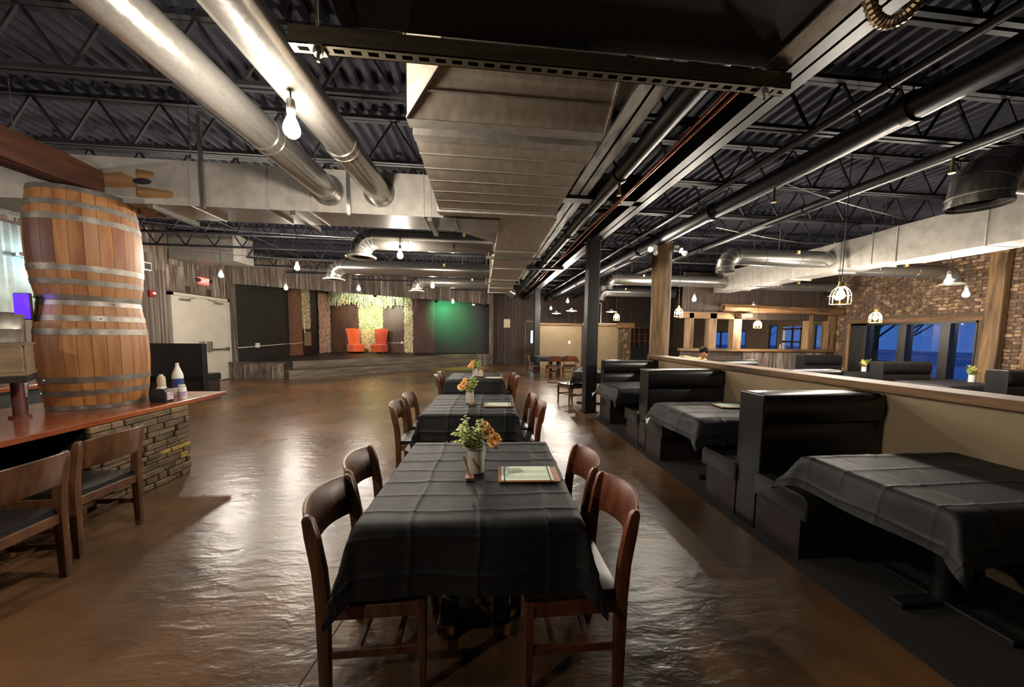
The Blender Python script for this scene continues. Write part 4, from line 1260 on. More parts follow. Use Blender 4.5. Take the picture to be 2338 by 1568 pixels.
def make_cloth(lab, x, y, w, l, rz, group, dx=0.30, dy=0.30, z=0.742, fine=0.035, amp=0.0045, seed=1, folds_y=0.155, folds_x=(-0.24, 0.02, 0.30), flare=0.10, cfl=0.34, lining=None, skew=0.0, dxp=None):
    rr = random.Random(seed)
    fy = []; v = -l / 2 - dy + 0.09
    while v < l / 2 + dy:
        fy.append(v); v += folds_y
    fx = list(folds_x) + [-w / 2 - 0.17, w / 2 + 0.17]

    def coords(half, folds):
        s = set(); m = int(2 * half / fine)
        for i in range(m + 1):
            s.add(round(-half + 2 * half * i / m, 4))
        for f in folds:
            for d in (-0.012, -0.005, 0.0, 0.005, 0.012):
                if abs(f + d) < half: s.add(round(f + d, 4))
        return sorted(s)
    U, V = coords(w / 2 + dx, fx), coords(l / 2 + dy, fy)
    if dxp is not None:
        U = [u for u in U if u < w / 2 + dxp]
    ph = [rr.random() * 6.28 for _ in range(8)]
    vs = []
    for v in V:
        for u in U:
            ex = max(abs(u) - w / 2, 0); ey = max(abs(v) - l / 2, 0); sx = 1 if u > 0 else -1; sy = 1 if v > 0 else -1
            # crease ridges and pillowed panels between the folds
            hgt = 0.0
            for i, f in enumerate(fy):
                d = (v - f + 0.004 * sin(9 * u + ph[i % 8])) / 0.007
                if abs(d) < 4: hgt += amp * (0.75 if i % 2 else 1.0) * exp(-d * d)
            for i, f in enumerate(fx):
                d = (u - f + 0.006 * sin(14 * v + ph[(i + 3) % 8])) / 0.008
                if abs(d) < 4: hgt += amp * 0.85 * exp(-d * d)
            hgt += 0.0016 * sin(17 * u + ph[0]) * sin(13 * v + ph[1]) + 0.0009 * sin(41 * u + 23 * v + ph[2])
            d = hypot(ex, ey)
            if d == 0:
                p = [u, v, z + hgt]
            else:
                k = min(ex, ey) / max(ex, ey) if max(ex, ey) > 0 else 0
                fl = flare + (cfl - flare) * k
                wav = 0.012 * sin((u if ey > ex else v) * 11 + ph[4]) * min(1, d / 0.15) * (1 - k)
                cx, cy = ex / d, ey / d
                drop = d * sqrt(1 - fl * fl)
                rnd = 0.012 * (1 - exp(-d / 0.012))
                out = fl * d + rnd + wav + hgt
                px = min(abs(u), w / 2) * sx; py = min(abs(v), l / 2) * sy
                p = [px + sx * cx * out, py + sy * cy * out, z - drop + 0.012 * (1 - exp(-d / 0.02)) + skew * u * (1 if d > 0.02 else 0)]
            vs.append(tuple(p))
    m = len(U)
    fs = [(j * m + i, j * m + i + 1, (j + 1) * m + i + 1, (j + 1) * m + i) for j in range(len(V) - 1) for i in range(m - 1)]
    t = T('tablecloth', lab, 'tablecloth', (x, y, 0), rz, group)
    b = B().add(vs, fs)
    me = b.mesh('cloth_sheet', 'cloth_black', smooth=False, recalc=False)
    me.shade_smooth()
    o = link('cloth_sheet', me, t)
    if lining:
        c = lining
        B().add([(c[0], c[1], c[2]), (c[3], c[4], c[5]), (c[6], c[7], c[8]), (c[3] + 0.002, c[4], c[5] + 0.004)], [(0, 1, 2), (0, 2, 3)]).o('turned_hem', 'cloth_lining', t)
    return t


G = 'tables in the centre row'
GC = 'black cloths on the centre row'
TB = [(-0.022, 1.965, 0.935, 1.09, radians(-2.2)), (-0.105, 3.985, 0.94, 1.12, radians(-2.0)), (-0.11, 6.58, 0.98, 1.05, radians(-1.0))]
NM = ['front', 'second', 'third']
for i, (x, y, w, l, rz) in enumerate(TB):
    make_table('black pedestal table under the %s cloth of the centre row' % NM[i], x, y, w, l, rz, G)
make_cloth('black creased plastic tablecloth on the front table nearest the camera', TB[0][0], TB[0][1], 0.935, 1.09, TB[0][4], GC, dx=0.27, dy=0.31, fine=0.03, seed=4, folds_x=(-0.25, 0.035, 0.33))
make_cloth('black creased tablecloth on the second table with a turned pale corner', TB[1][0], TB[1][1], 0.94, 1.12, TB[1][4], GC, dx=0.27, dy=0.27, fine=0.04, seed=5, amp=0.006, folds_x=(-0.2, -0.02, 0.1, 0.36), lining=(-0.60, -0.66, 0.42, -0.52, -0.71, 0.40, -0.55, -0.68, 0.49))
make_cloth('black tablecloth on the third table nearest the stage', TB[2][0], TB[2][1], 0.98, 1.05, TB[2][4], GC, dx=0.28, dy=0.30, fine=0.05, seed=6, folds_x=(-0.25, 0.05, 0.3))


# things on the tables
def blossom(b, c, r, rr, tilt):
    for ring, (q, k) in enumerate(((1.0, 7), (0.62, 5), (0.32, 4))):
        for i in range(k):
            a = 2 * pi * i / k + ring * 0.5 + rr.random() * 0.3
            d = Vector((cos(a), sin(a), 0)) * r * q
            s = Vector((-sin(a), cos(a), 0)) * r * q * 0.75
            up = Vector((0, 0, r * (0.25 + 0.35 * ring)))
            pts = [Vector((0, 0, 0)), d * 0.55 - s * 0.7 + up * 0.5, d * 1.0 - s * 0.35 + up, d * 1.05 + s * 0.35 + up, d * 0.55 + s * 0.7 + up * 0.5]
            pts = [tilt @ p + Vector(c) for p in pts]
            b.add(pts, [(0, 1, 2, 3, 4)])


def make_vase(x, y, z, lab, group, seed, k=1.0, side=1):
    rr = random.Random(seed)
    t = T('flower_vase', lab, 'flower vase', (x, y, z), rr.random() * 0.6, group)
    pot = B().lathe([(0.0, 0.0), (0.044, 0.0), (0.046, 0.004), (0.046, 0.138), (0.0475, 0.142), (0.044, 0.143), (0.041, 0.138), (0.041, 0.02), (0.0, 0.02)], 28).o('pot', 'ceramic', t, smooth=True)
    B().lathe([(0.0462, 0.128), (0.0475, 0.13), (0.0475, 0.134), (0.0462, 0.136)], 28).o('rim_band', 'ceramic_rim', pot, smooth=True)
    B().cyl((0, 0, 0.10), (0, 0, 0.125), 0.041, n=16).o('moss', 'leaf_deep', pot)
    lv = B(); stem = B()
    for i in range(26):
        a = rr.random() * 6.28; sp = 0.02 + 0.085 * rr.random()
        top = Vector((cos(a) * sp - side * 0.03, sin(a) * sp, 0.20 + 0.125 * rr.random() - sp * 0.35))
        base = Vector((cos(a) * 0.02, sin(a) * 0.02, 0.12))
        stem.tube([base, base.lerp(top, 0.5) + Vector((0, 0, 0.02)), top], 0.0015, 4)
        for j in range(9):
            f = 0.3 + 0.7 * j / 8
            c = base.lerp(top, f) + Vector((0, 0, 0.04 * f * (1 - f)))
            for s_ in (-1, 1):
                aa = rr.random() * 6.28
                d = Vector((cos(aa), sin(aa), 0.5 * rr.random())).normalized()
                n_ = d.cross(Vector((rr.random() - 0.5, rr.random() - 0.5, 1))).normalized()
                r = 0.008 + 0.005 * rr.random()
                cc = c + d * r
                up = d.cross(n_)
                lv.add([cc - d * r, cc - d * r * 0.4 + n_ * r * 0.9, cc + d * r * 0.6 + n_ * r * 0.75 + up * r * 0.2, cc + d * r * 1.1 + up * r * 0.3, cc + d * r * 0.6 - n_ * r * 0.75 + up * r * 0.2, cc - d * r * 0.4 - n_ * r * 0.9], [(0, 1, 2, 3, 4, 5)])
    lv.o('leaves', 'leaf_green', t, recalc=False)['kind'] = 'stuff'
    stem.o('stems', 'leaf_deep', t)['kind'] = 'stuff'
    for (dx, dy, dz, r) in ((0.066, 0.0, 0.215, 0.044), (0.10, -0.02, 0.185, 0.042), (0.05, 0.02, 0.26, 0.026), (0.075, -0.045, 0.17, 0.03))[:4 if k >= 1 else 3]:
        b = B(); dr = Vector((side * dx, dy - 0.01, 0.05)).normalized()
        tilt = Vector((0, 0, 1)).rotation_difference(Vector((dr.x * 0.5, -0.6, 0.75)).normalized()).to_matrix()
        blossom(b, (side * dx, dy, dz), r, rr, tilt)
        b.o('blossom', 'petal_orange', t, recalc=False)
    for q in range(3):
        a = -0.6 + 0.5 * q; c = Vector((side * 0.07, -0.02 + q * 0.02, 0.15)); d = Vector((side * cos(a), sin(a), -0.15)) * 0.06; s_ = Vector((0, 0.02, 0.008))
        B().add([c, c + d * 0.5 + s_, c + d, c + d * 0.5 - s_], [(0, 1, 2, 3)]).o('leaf', 'leaf_deep', t, recalc=False)
    if k != 1.0:
        t.scale = (k, k, k)
    return t


ZT_ = 0.748
G = 'white flower vases on the tables'
make_vase(-0.03, 1.945, ZT_, 'white vase with green sprigs and orange flowers on the front table', G, 3)
make_vase(-0.135, 3.97, ZT_, 'white vase on the second table, orange bloom drooping sideways', G, 8, side=-1)
make_vase(-0.125, 6.56, ZT_, 'small white vase on the third table before the stage', G, 9, side=-1)
make_vase(8.94, 7.32, 0.762, 'white vase on a booth table at the first window pane', G, 10, side=-1)
make_vase(8.93, 5.48, 0.762, 'white vase on a booth table by the brick edge of the window', G, 11)


def make_menu(x, y, z, rz, lab, group, w=0.33, d=0.205):
    t = T('menu_board', lab, 'menu', (x, y, z), rz, group)
    B().box(-w / 2, w / 2, -d / 2, d / 2, 0, 0.008).o('board', 'menu_wood', t, bevel=0.002, seg=1)
    B().box(-w / 2 + 0.016, w / 2 - 0.036, -d / 2 + 0.012, d / 2 + 0.002, 0.0082, 0.0094).o('paper', 'menu_paper', t)
    b = B(); rr = random.Random(5)
    for r_ in range(2):
        for c_ in range(26):
            xx = -w / 2 + 0.05 + c_ * 0.0085
            y0 = -d / 2 + 0.03 + r_ * 0.075
            b.box(xx, xx + 0.0022, y0, y0 + 0.035 + 0.022 * rr.random(), 0.0095, 0.0098)
    b.o('print_lines', 'menu_ink', t)
    for xx in (-w / 2 + 0.033, w / 2 - 0.052):
        B().box(xx - 0.003, xx + 0.003, -d / 2 - 0.001, d / 2 + 0.001, 0.0096, 0.0116).o('elastic_band', 'elastic', t)
    return t


G = 'menus on wooden boards'
make_menu(0.258, 1.868, ZT_, radians(-3), 'pale green menu on a wooden board on the front table', G)
make_menu(0.185, 3.80, ZT_, radians(-2), 'pale green menu on a wooden board on the second table', G)
make_menu(0.22, 6.22, ZT_, 0.0, 'pale green menu on a wooden board on the third table', G)
make_menu(2.72, 3.52, 0.770, radians(-8), 'pale green menu lying on the booth table beyond the near booth', G)


def make_number(x, y, z, rz, lab, group):
    t = T('table_marker', lab, 'marker', (x, y, z), rz, group)
    B().box(-0.022, 0.022, -0.026, 0.026, 0, 0.016).o('block', 'block_wood', t, bevel=0.002, seg=1)
    B().bar((0.004, -0.012, 0.012), (-0.03, 0.03, 0.115), 0.003, 0.012, up=(1, 0, 0)).o('card', 'stick_wood', t)
    return t


make_number(-0.062, 1.838, ZT_, radians(4), 'small wooden block holding a thin slanted card beside the front vase', 'wooden table markers')
make_number(-0.118, 3.83, ZT_, radians(-20), 'small wooden block with a thin card before the second vase', 'wooden table markers')
t = T('arch_card', 'arched tan wooden card standing beside the third vase', 'card', (-0.022, 6.42, ZT_))
pl = [(-0.045, 0.0), (0.045, 0.0)] + [(0.045 * cos(a), 0.075 + 0.045 * sin(a)) for a in [pi * k / 12 for k in range(13)]]
B().prism(pl, -0.004, 0.004).rot(pi / 2, axis='X').move((0, 0, 0.012)).o('card', 'label_paper', t)
B().box(-0.05, 0.05, -0.025, 0.025, 0, 0.012).o('block', 'block_wood', t)

# far table and the cloth-covered table behind the column
make_table('dark table of the far dining area before the tan wall', 2.72, 12.95, 1.5, 0.8, 0.06, 'far dining tables')
make_cloth('dark cloth on the far table before the tan wall', 2.72, 12.95, 1.5, 0.8, 0.06, 'far dining cloths', dx=0.22, dy=0.18, fine=0.09, seed=12, folds_y=0.3)
make_table('small square table tucked behind the steel column', 2.42, 7.55, 0.7, 0.7, -0.35, 'far dining tables', 'single')
make_cloth('black cloth with pale lining on the table behind the steel column', 2.42, 7.55, 0.7, 0.7, -0.35, 'far dining cloths', dx=0.24, dy=0.24, fine=0.07, seed=13, folds_y=0.25, lining=(-0.47, -0.48, 0.38, -0.50, 0.10, 0.50, -0.50, -0.3, 0.46))


# ------------------------------------------------------------------ booths
def cushion(y0, y1, z0, z1, r=0.045, n=5):
    """rounded outline in the y-z plane"""
    pts = []
    for cy, cz, a0 in ((y1 - r, z1 - r, 0), (y0 + r, z1 - r, pi / 2), (y0 + r * 0.4, z0 + r * 0.4, pi), (y1 - r * 0.4, z0 + r * 0.4, 3 * pi / 2)):
        rr_ = r if a0 < pi else r * 0.4
        for k in range(n + 1):
            a = a0 + pi / 2 * k / n
            pts.append((cy + rr_ * cos(a), cz + rr_ * sin(a)))
    return pts


def make_booth(x0, x1, y, lab, group, sides=(-1, 1), top=1.085, seat=True, basecol='booth_base'):
    t = T('booth_bench', lab, 'booth', ((x0 + x1) / 2, y, 0), group=group)
    h = (x1 - x0) / 2
    lo = -0.13 if -1 in sides else -0.04; hi = 0.13 if 1 in sides else 0.04
    for s in sides:
        a, c = (lo, -0.002) if s < 0 else (0.002, hi)
        # head roll and lower pad, softly bulged
        def pad(z0, z1, bul):
            pr = []
            for k in range(13):
                f = k / 12
                zz = z0 + (z1 - z0) * f
                off = 0.085 + bul * (max(0, sin(pi * f)) ** 0.45)
                pr.append((s * off, zz))
            pr += [(s * 0.002, z1), (s * 0.002, z0)]
            return pr
        B().extr(pad(top - 0.24, top, 0.055), -h + 0.015, h - 0.015).o('head_roll', 'booth_vinyl', t, smooth=True)
        B().extr(pad(0.42, top - 0.243, 0.035), -h + 0.015, h - 0.015).o('back_pad', 'booth_vinyl', t, smooth=True)
        if seat:
            y0, y1 = (s * 0.10, s * 0.56)
            B().extr(cushion(min(y0, y1), max(y0, y1), 0.30, 0.47, 0.05), -h - 0.02, h - 0.01).o('seat_cushion', 'booth_vinyl', t, smooth=True, bevel=0.012)
            B().box(-h, h - 0.01, min(y0, s * 0.50), max(y0, s * 0.50), 0.0, 0.30).o('plinth', basecol, t)
    B().box(-h, -h + 0.018, -0.125 if -1 in sides else -0.03, 0.125 if 1 in sides else 0.03, 0.0, top - 0.004).o('end_panel', 'booth_vinyl', t, bevel=0.01)
    B().box(h - 0.018, h, -0.12 if -1 in sides else -0.03, 0.12 if 1 in sides else 0.03, 0.0, top - 0.004).o('end_panel', 'booth_vinyl', t, bevel=0.01)
    return t


G = 'black booths along the aisle'
make_booth(2.16, 3.22, 2.58, 'nearest black vinyl double booth along the aisle', G)
make_booth(2.16, 3.22, 0.36, 'unseen black vinyl double booth added to shade the nearest booth table', G)  # unseen booth, added to cut the light under the nearest table
make_booth(2.16, 3.22, 4.46, 'middle black vinyl double booth along the aisle', G)
make_booth(2.20, 3.22, 6.26, 'farthest black vinyl booth along the aisle beside the steel column', G, sides=(-1,))
G = 'black booths behind the half wall'
make_booth(3.5, 4.95, 2.2, 'black booth beyond the half wall at the picture edge', G)
make_booth(3.5, 4.95, 4.42, 'black booth beyond the half wall before the window side aisle', G, top=1.09)
make_booth(4.35, 5.4, 6.45, 'black booth beyond the half wall in front of the seated person', G, sides=(-1,), top=1.08)
G = 'black booths by the windows'
make_booth(8.0, 9.05, 8.05, 'black booth against the entrance partition end of the window wall', G, top=1.10)
make_booth(7.85, 8.95, 6.2, 'black booth standing before the wide window', G, top=1.08)
make_booth(7.85, 8.95, 4.55, 'black booth by the brick wall at the picture edge', G, top=1.08)
make_booth(-8.0, -6.66, 9.15, 'black booth beside the cream double doors', 'black booths by the doors', sides=(1,), top=1.22)
for i, (x0, x1, y0, y1, rz, nm) in enumerate(((2.09, 3.2, 1.28, 2.02, 0.0, 'nearest'), (2.02, 3.18, 3.02, 3.84, 0.0, 'second'), (1.98, 3.15, 4.95, 5.6, 0.06, 'third'))):
    xc, yc = (x0 + x1) / 2, (y0 + y1) / 2
    make_table('black booth table, %s along the aisle' % nm, xc, yc, x1 - x0, y1 - y0, rz, 'booth tables', 'single', h=0.755)
    make_cloth('black creased cloth on the %s booth table along the aisle' % nm, xc, yc, x1 - x0, y1 - y0, rz, 'booth table cloths', dx=0.22, dy=0.24, dxp=0.004, z=0.762, fine=0.035 if i == 0 else 0.05, seed=20 + i, folds_y=0.21, folds_x=(-0.36, -0.1, 0.2), flare=0.18 if i == 0 else 0.28, cfl=0.5,
               lining=None if i == 0 else (-(x1 - x0) / 2 - 0.12, 0.42, 0.56, -(x1 - x0) / 2 - 0.16, 0.30, 0.53, -(x1 - x0) / 2 - 0.1, 0.34, 0.60))
for x, y, nm in ((8.4, 7.2, 'table holding the vase at the first window pane'), (8.4, 5.4, 'table holding the vase by the brick edge of the window')):
    make_table('dark booth ' + nm, x, y, 1.3, 0.75, 0, 'window booth tables', 'single', h=0.755)
    make_cloth('dark cloth on the booth ' + nm, x, y, 1.3, 0.75, 0, 'window booth cloths', dx=0.2, dy=0.2, z=0.758, fine=0.09, seed=int(y * 10), folds_y=0.25)


# ------------------------------------------------------------------ the bar
bar = T('bar_counter', 'glossy red wood bar counter on a stone pier', 'counter', (-3.8, 2.0, 0))
wo(B().box(-4.42, -3.15, -1.5, 4.66, 0.735, 0.78), 'counter_top', 'bar_top', bar, bevel=0.006)
wo(B().box(-3.95, -3.75, -1.5, 3.15, 0.0, 0.735), 'knee_panel', 'black_wall', bar)
wo(B().box(-4.05, -3.17, 3.12, 4.06, 0.0, 0.735), 'pier_core', 'stone_dark', bar)
rr = random.Random(11)
z = 0.0
while z < 0.70:
    hh = 0.042 + 0.028 * rr.random()
    hh = min(hh, 0.732 - z)
    y = 3.11 - 0.05 * rr.random()
    while y < 4.06:
        l = 0.09 + 0.17 * rr.random()
        y1 = min(y + l, 4.07)
        pr = 0.012 + 0.03 * rr.random()
        gold = (abs(z - 0.30) < 0.035 and (3.70 < y < 4.0)) or (abs(z - 0.16) < 0.03 and 3.86 < y < 4.0)
        if y1 - max(y, 3.11) > 0.03:
            wo(B().box(-3.18, -3.165 + pr, max(y, 3.11) + 0.003, y1 - 0.003, z + 0.002, z + hh - 0.003), 'stone', 'stone_gold' if gold else 'stone', bar, bevel=0.006, seg=1)
        y = y1
    z += hh
bb_ = T('back_counter', 'dark back bar cabinet with a wooden ledge behind the barrels', 'cabinet', (-5.6, 3.0, 0))
wo(B().box(-6.3, -5.3, -1.0, 4.9, 0.0, 0.82), 'body', 'black_wall', bb_)
wo(B().box(-6.35, -5.22, -1.0, 4.95, 0.82, 0.87), 'ledge', 'bar_top', bb_, bevel=0.006)
for k in range(4):
    dr = wo(B().box(-5.3, -5.285, -0.7 + k * 1.35, 0.5 + k * 1.35, 0.08, 0.78), 'cabinet_door', 'black_wall', bb_)
    B().box(0, 0.02, 0.5 + k * 1.35 - 0.15 - 3.0, 0.5 + k * 1.35 - 0.12 - 3.0, 0.4, 0.55).move((0.315, 0, 0)).o('handle', 'bolt', dr)


def make_barrel(x, y, z, lab, H, rb, rh, group, wine=()):
    t = T('wine_barrel', lab, 'barrel', (x, y, z), group=group)
    ns = 26

    def R(zz):
        return rb - (rb - rh) * (2 * zz / H - 1) ** 2
    zs = [H * k / 14 for k in range(15)]
    da = 2 * pi / ns
    vs = []
    for zz in zs:
        for r, a in ((R(zz), -0.485 * da), (R(zz) + 0.0006, 0.0), (R(zz), 0.485 * da), (R(zz) - 0.03, 0.47 * da), (R(zz) - 0.03, -0.47 * da)):
            vs.append((r * cos(a), r * sin(a), zz))
    fs = [(i * 5 + k, i * 5 + (k + 1) % 5, i * 5 + 5 + (k + 1) % 5, i * 5 + 5 + k) for i in range(14) for k in range(5)] + [(4, 3, 2, 1, 0), tuple(70 + k for k in range(5))]
    me = B().add(vs, fs).mesh('stave', 'stave', smooth=True)
    me2 = B().add(vs, fs).mesh('stave', 'stave_wine', smooth=True)
    for k in range(ns):
        link('stave', me2 if k in wine else me, t, (0, 0, 0), k * da)
    for f0, f1 in ((0.0, 0.045), (0.135, 0.185), (0.255, 0.31), (0.69, 0.745), (0.815, 0.865), (0.955, 1.0)):
        pr = []
        for k in range(4):
            f = f0 + (f1 - f0) * k / 3
            pr.append((R(f * H) + 0.004, f * H))
        pr = [(R(f0 * H) - 0.004, f0 * H)] + pr + [(R(f1 * H) - 0.004, f1 * H)]
        hp = B().lathe(pr, 52).o('hoop', 'hoop', t, smooth=True)
        a = -2.3 + f0 * 2
        rv = R((f0 + f1) / 2 * H) + 0.005
        B().ball((rv * cos(a), rv * sin(a), (f0 + f1) / 2 * H), 0.008, 6, 4).o('rivet', 'bolt', hp)
    B().cyl((0, 0, H - 0.05), (0, 0, H - 0.025), rh - 0.025, n=30).o('head', 'stave', t)
    B().cyl((0, 0, 0.025), (0, 0, 0.05), rh - 0.025, n=30).o('head', 'stave', t)
    return t


make_barrel(-3.78, 3.86, 0.782, 'lower oak wine barrel standing on the bar counter', 1.0, 0.368, 0.322, 'stacked wine barrels')
make_barrel(-3.78, 3.86, 1.784, 'upper oak wine barrel stacked on another, with a wine red stain', 1.0, 0.368, 0.322, 'stacked wine barrels', wine=(18, 19, 20))


def rough_log(name, lab, p, q, r, mat, seed, jag=0.0, n=12, m=14):
    rr = random.Random(seed); P, Q = Vector(p), Vector(q)
    d = (Q - P).normalized(); up = Vector((0, 0, 1)); a = d.cross(up).normalized()
    t = T(name, lab, 'beam', p)
    vs = []
    offs = [0.85 + 0.3 * rr.random() for _ in range(n)]
    endj = [jag * (rr.random() ** 2) for _ in range(n)]
    for i in range(m + 1):
        f = i / m
        for k in range(n):
            an = 2 * pi * k / n + pi / n
            sq = 1.0 / max(abs(cos(an)), abs(sin(an))) * 0.55 + 0.45
            rad = r * sq * (0.93 + 0.1 * offs[k]) * (1 + 0.05 * sin(f * 9 + k * 1.7 + seed)) * (1 - (0.16 * offs[k] if i in (0, m) else 0))
            c = P.lerp(Q, f)
            if i >= m - 1: c = c - d * endj[k] * (1 if i == m else 0.6)
            vs.append(c + a * rad * cos(an) + up * rad * sin(an))
    fs = [(i * n + k, i * n + (k + 1) % n, (i + 1) * n + (k + 1) % n, (i + 1) * n + k) for i in range(m) for k in range(n)] + [tuple(range(n - 1, -1, -1)), tuple(m * n + k for k in range(n))]
    wo(B().add(vs, fs), 'log', mat, t, smooth=False)
    return t


rough_log('timber_beam', 'dark red rough timber running from the barrel top towards the camera', (-3.66, -0.6, 2.925), (-3.70, 3.86, 2.925), 0.13, 'log_red', 2)
lb = rough_log('timber_beam', 'split weathered timber beam lying across behind the barrel top', (-7.4, 4.03, 2.95), (-3.14, 4.0, 2.94), 0.135, 'timber_x', 5, jag=0.09)
wo(B().ball((-3.27, 3.865, 2.955), 0.05, 10, 6, (1.7, 0.25, 0.6)), 'hollow_shade', 'stone_dark', lb, smooth=True)  # solid black ball in place of the shaded cavity at the split end
wo(B().hexa([(-3.32, 3.86, 2.98), (-3.02, 3.88, 2.99), (-3.02, 4.1, 2.99), (-3.32, 4.14, 2.98), (-3.32, 3.86, 3.07), (-3.0, 3.88, 3.04), (-3.04, 4.1, 3.04), (-3.32, 4.14, 3.07)]), 'split_end', 'timber_x', lb, bevel=0.015)
wo(B().hexa([(-3.32, 3.85, 2.80), (-3.0, 3.87, 2.80), (-3.03, 4.1, 2.80), (-3.32, 4.14, 2.80), (-3.32, 3.85, 2.91), (-2.98, 3.87, 2.88), (-3.0, 4.1, 2.88), (-3.32, 4.14, 2.91)]), 'split_end', 'timber_x', lb, bevel=0.02)
wo(B().box(-3.5, -3.3, 4.05, 4.16, 2.70, 2.80), 'block', 'timber_x', lb, bevel=0.01)

# shelf group at the picture edge
sh = T('pipe_shelf', 'dark bar shelf on a red pipe post beside the barrels', 'shelf', (-4.2, 3.3, 0.78))
wo(B().box(-4.7, -3.57, 3.12, 3.47, 1.10, 1.152), 'board', 'black_wall', sh, bevel=0.004)
wo(B().cyl((-3.67, 3.43, 0.79), (-3.67, 3.43, 1.10), 0.036, n=16), 'pipe_post', 'post_red', sh, smooth=True)
wo(B().cyl((-3.67, 3.43, 0.781), (-3.67, 3.43, 0.80), 0.06, n=16), 'floor_flange', 'post_red', sh, smooth=True)
cr = T('wooden_crate', 'pale plank crate on the bar shelf beside the barrels', 'crate', (-4.05, 3.3, 1.154))
for k in range(4):
    wo(B().box(-4.53 + k * 0.24, -4.305 + k * 0.24, 3.14, 3.16, 1.18, 1.385), 'slat', 'crate_wood', cr, bevel=0.003, seg=1)
wo(B().box(-4.54, -3.57, 3.16, 3.45, 1.156, 1.17), 'bottom', 'crate_wood', cr)
wo(B().box(-4.54, -3.565, 3.135, 3.465, 1.39, 1.41), 'top_rim', 'crate_wood', cr)
wo(B().box(-3.59, -3.575, 3.16, 3.45, 1.17, 1.39), 'slat', 'crate_wood', cr)
wo(B().box(-4.54, -3.57, 3.135, 3.465, 1.154, 1.18), 'bottom_rim', 'crate_wood', cr)
tb = T('metal_tub', 'ribbed galvanized tub standing on the wooden crate', 'tub', (-3.86, 3.3, 1.412))
B().lathe([(0.0, 0.0), (0.245, 0.0), (0.25, 0.02), (0.262, 0.10), (0.268, 0.105), (0.264, 0.115), (0.278, 0.205), (0.285, 0.215), (0.278, 0.222), (0.27, 0.21), (0.25, 0.02), (0.0, 0.012)], 36).o('bowl', 'tub_metal', tb, smooth=True)
B().tube([(-0.02, -0.275, 0.2), (0.02, -0.31, 0.235), (0.08, -0.30, 0.235), (0.10, -0.26, 0.2)], 0.006, 6).o('handle', 'tub_metal', tb, smooth=True)
for q in tb.children: q.scale = (1.0, 0.56, 1.0)
PV = Vector((-3.57, 3.14, 0)); RZ_ = radians(40)      # the shelf group is turned towards the room
for q in (sh, cr, tb):
    q.location = PV + Matrix.Rotation(RZ_, 3, 'Z') @ (Vector(q.location) - PV); q.rotation_euler = (0, 0, RZ_)
tv = T('display_screen', 'glowing violet blue screen behind the metal tub', 'screen', (-4.06, 3.56, 1.60))
B().box(-0.065, 0.065, 0.0, 0.02, 0.0, 0.23).o('housing', 'par_black', tv, bevel=0.012)
B().box(-0.06, 0.06, -0.003, 0.0, 0.008, 0.222).o('screen', 'screen_violet', tv)
tv.location = (-3.955, 3.485, 1.60)
tap = T('tap_handle', 'white beer tap handle low behind the shelf post', 'tap', (-4.16, 3.62, 0.782))
B().cyl((0, 0, 0), (0, 0, 0.12), 0.02, n=12).o('column', 'bolt', tap, smooth=True)
B().cyl((0.0, 0, 0.10), (0.02, 0, 0.24), 0.014, 0.02, n=12).o('lever', 'white_bottle', tap, smooth=True)
cw = T('corrugated_panel', 'corrugated metal panel lit cool blue behind the bar', 'panel', (-6.6, 5.6, 2.0))
b = B(); n = 40; vs = []
for i in range(n + 1):
    y = 4.9 + i * 0.045
    vs += [(-6.62 + (0.018 if i % 2 else 0), y, 1.75), (-6.62 + (0.018 if i % 2 else 0), y, 3.0)]
b.add(vs, [(2 * i, 2 * i + 2, 2 * i + 3, 2 * i + 1) for i in range(n)])
wo(b, 'sheet', 'corrugated', cw, recalc=False)
wo(B().box(-6.72, -6.64, 4.85, 6.75, 1.7, 3.05), 'backing', 'barn_dark', cw)
sl = T('strip_light', 'cool white strip lamp lighting the corrugated panel', 'lamp', (-6.45, 5.5, 2.3))
wo(B().box(-6.5, -6.44, 5.75, 6.4, 2.55, 2.60), 'housing', 'white_plastic', sl)
wo(B().box(-6.56, -6.50, 5.77, 6.38, 2.555, 2.595), 'tube', 'lens_ice', sl)
wo(B().box(-6.64, -6.5, 5.8, 5.84, 2.56, 2.59).box(-6.64, -6.5, 6.3, 6.34, 2.56, 2.59), 'bracket', 'white_plastic', sl)
lamp('strip_glow', 'SPOT', (-5.9, 6.05, 2.55), 9, (0.4, 0.8, 1.0), sl, 0.08, (-6.62, 5.75, 2.45), 1.5, 0.6)
lamp('screen_glow', 'POINT', (-3.95, 3.42, 1.75), 0.12, (0.15, 0.05, 1.0), tv, 0.05)

# small things on the bar end
nh = T('napkin_holder', 'rounded black napkin dispenser at the foot of the barrel', 'napkin holder', (-3.335, 4.0, 0.781))
pl = [(-0.075, 0.0), (0.075, 0.0), (0.08, 0.02), (0.08, 0.09)] + [(0.045 * cos(a) + 0.035, 0.09 + 0.045 * sin(a)) for a in [pi / 2 * k / 6 for k in range(7)]] + [(-0.035 + 0.045 * cos(a), 0.09 + 0.045 * sin(a)) for a in [pi / 2 + pi / 2 * k / 6 for k in range(7)]] + [(-0.08, 0.02)]
B().prism(pl, -0.05, 0.05).rot(pi / 2, axis='X').o('case', 'napkin_black', nh, smooth=True, bevel=0.004)
B().box(0.08, 0.084, -0.038, 0.038, 0.02, 0.10).o('face_card', 'label_pink', nh)
B().box(-0.02, 0.03, -0.03, 0.03, 0.134, 0.15).o('napkins', 'white_plastic', nh)


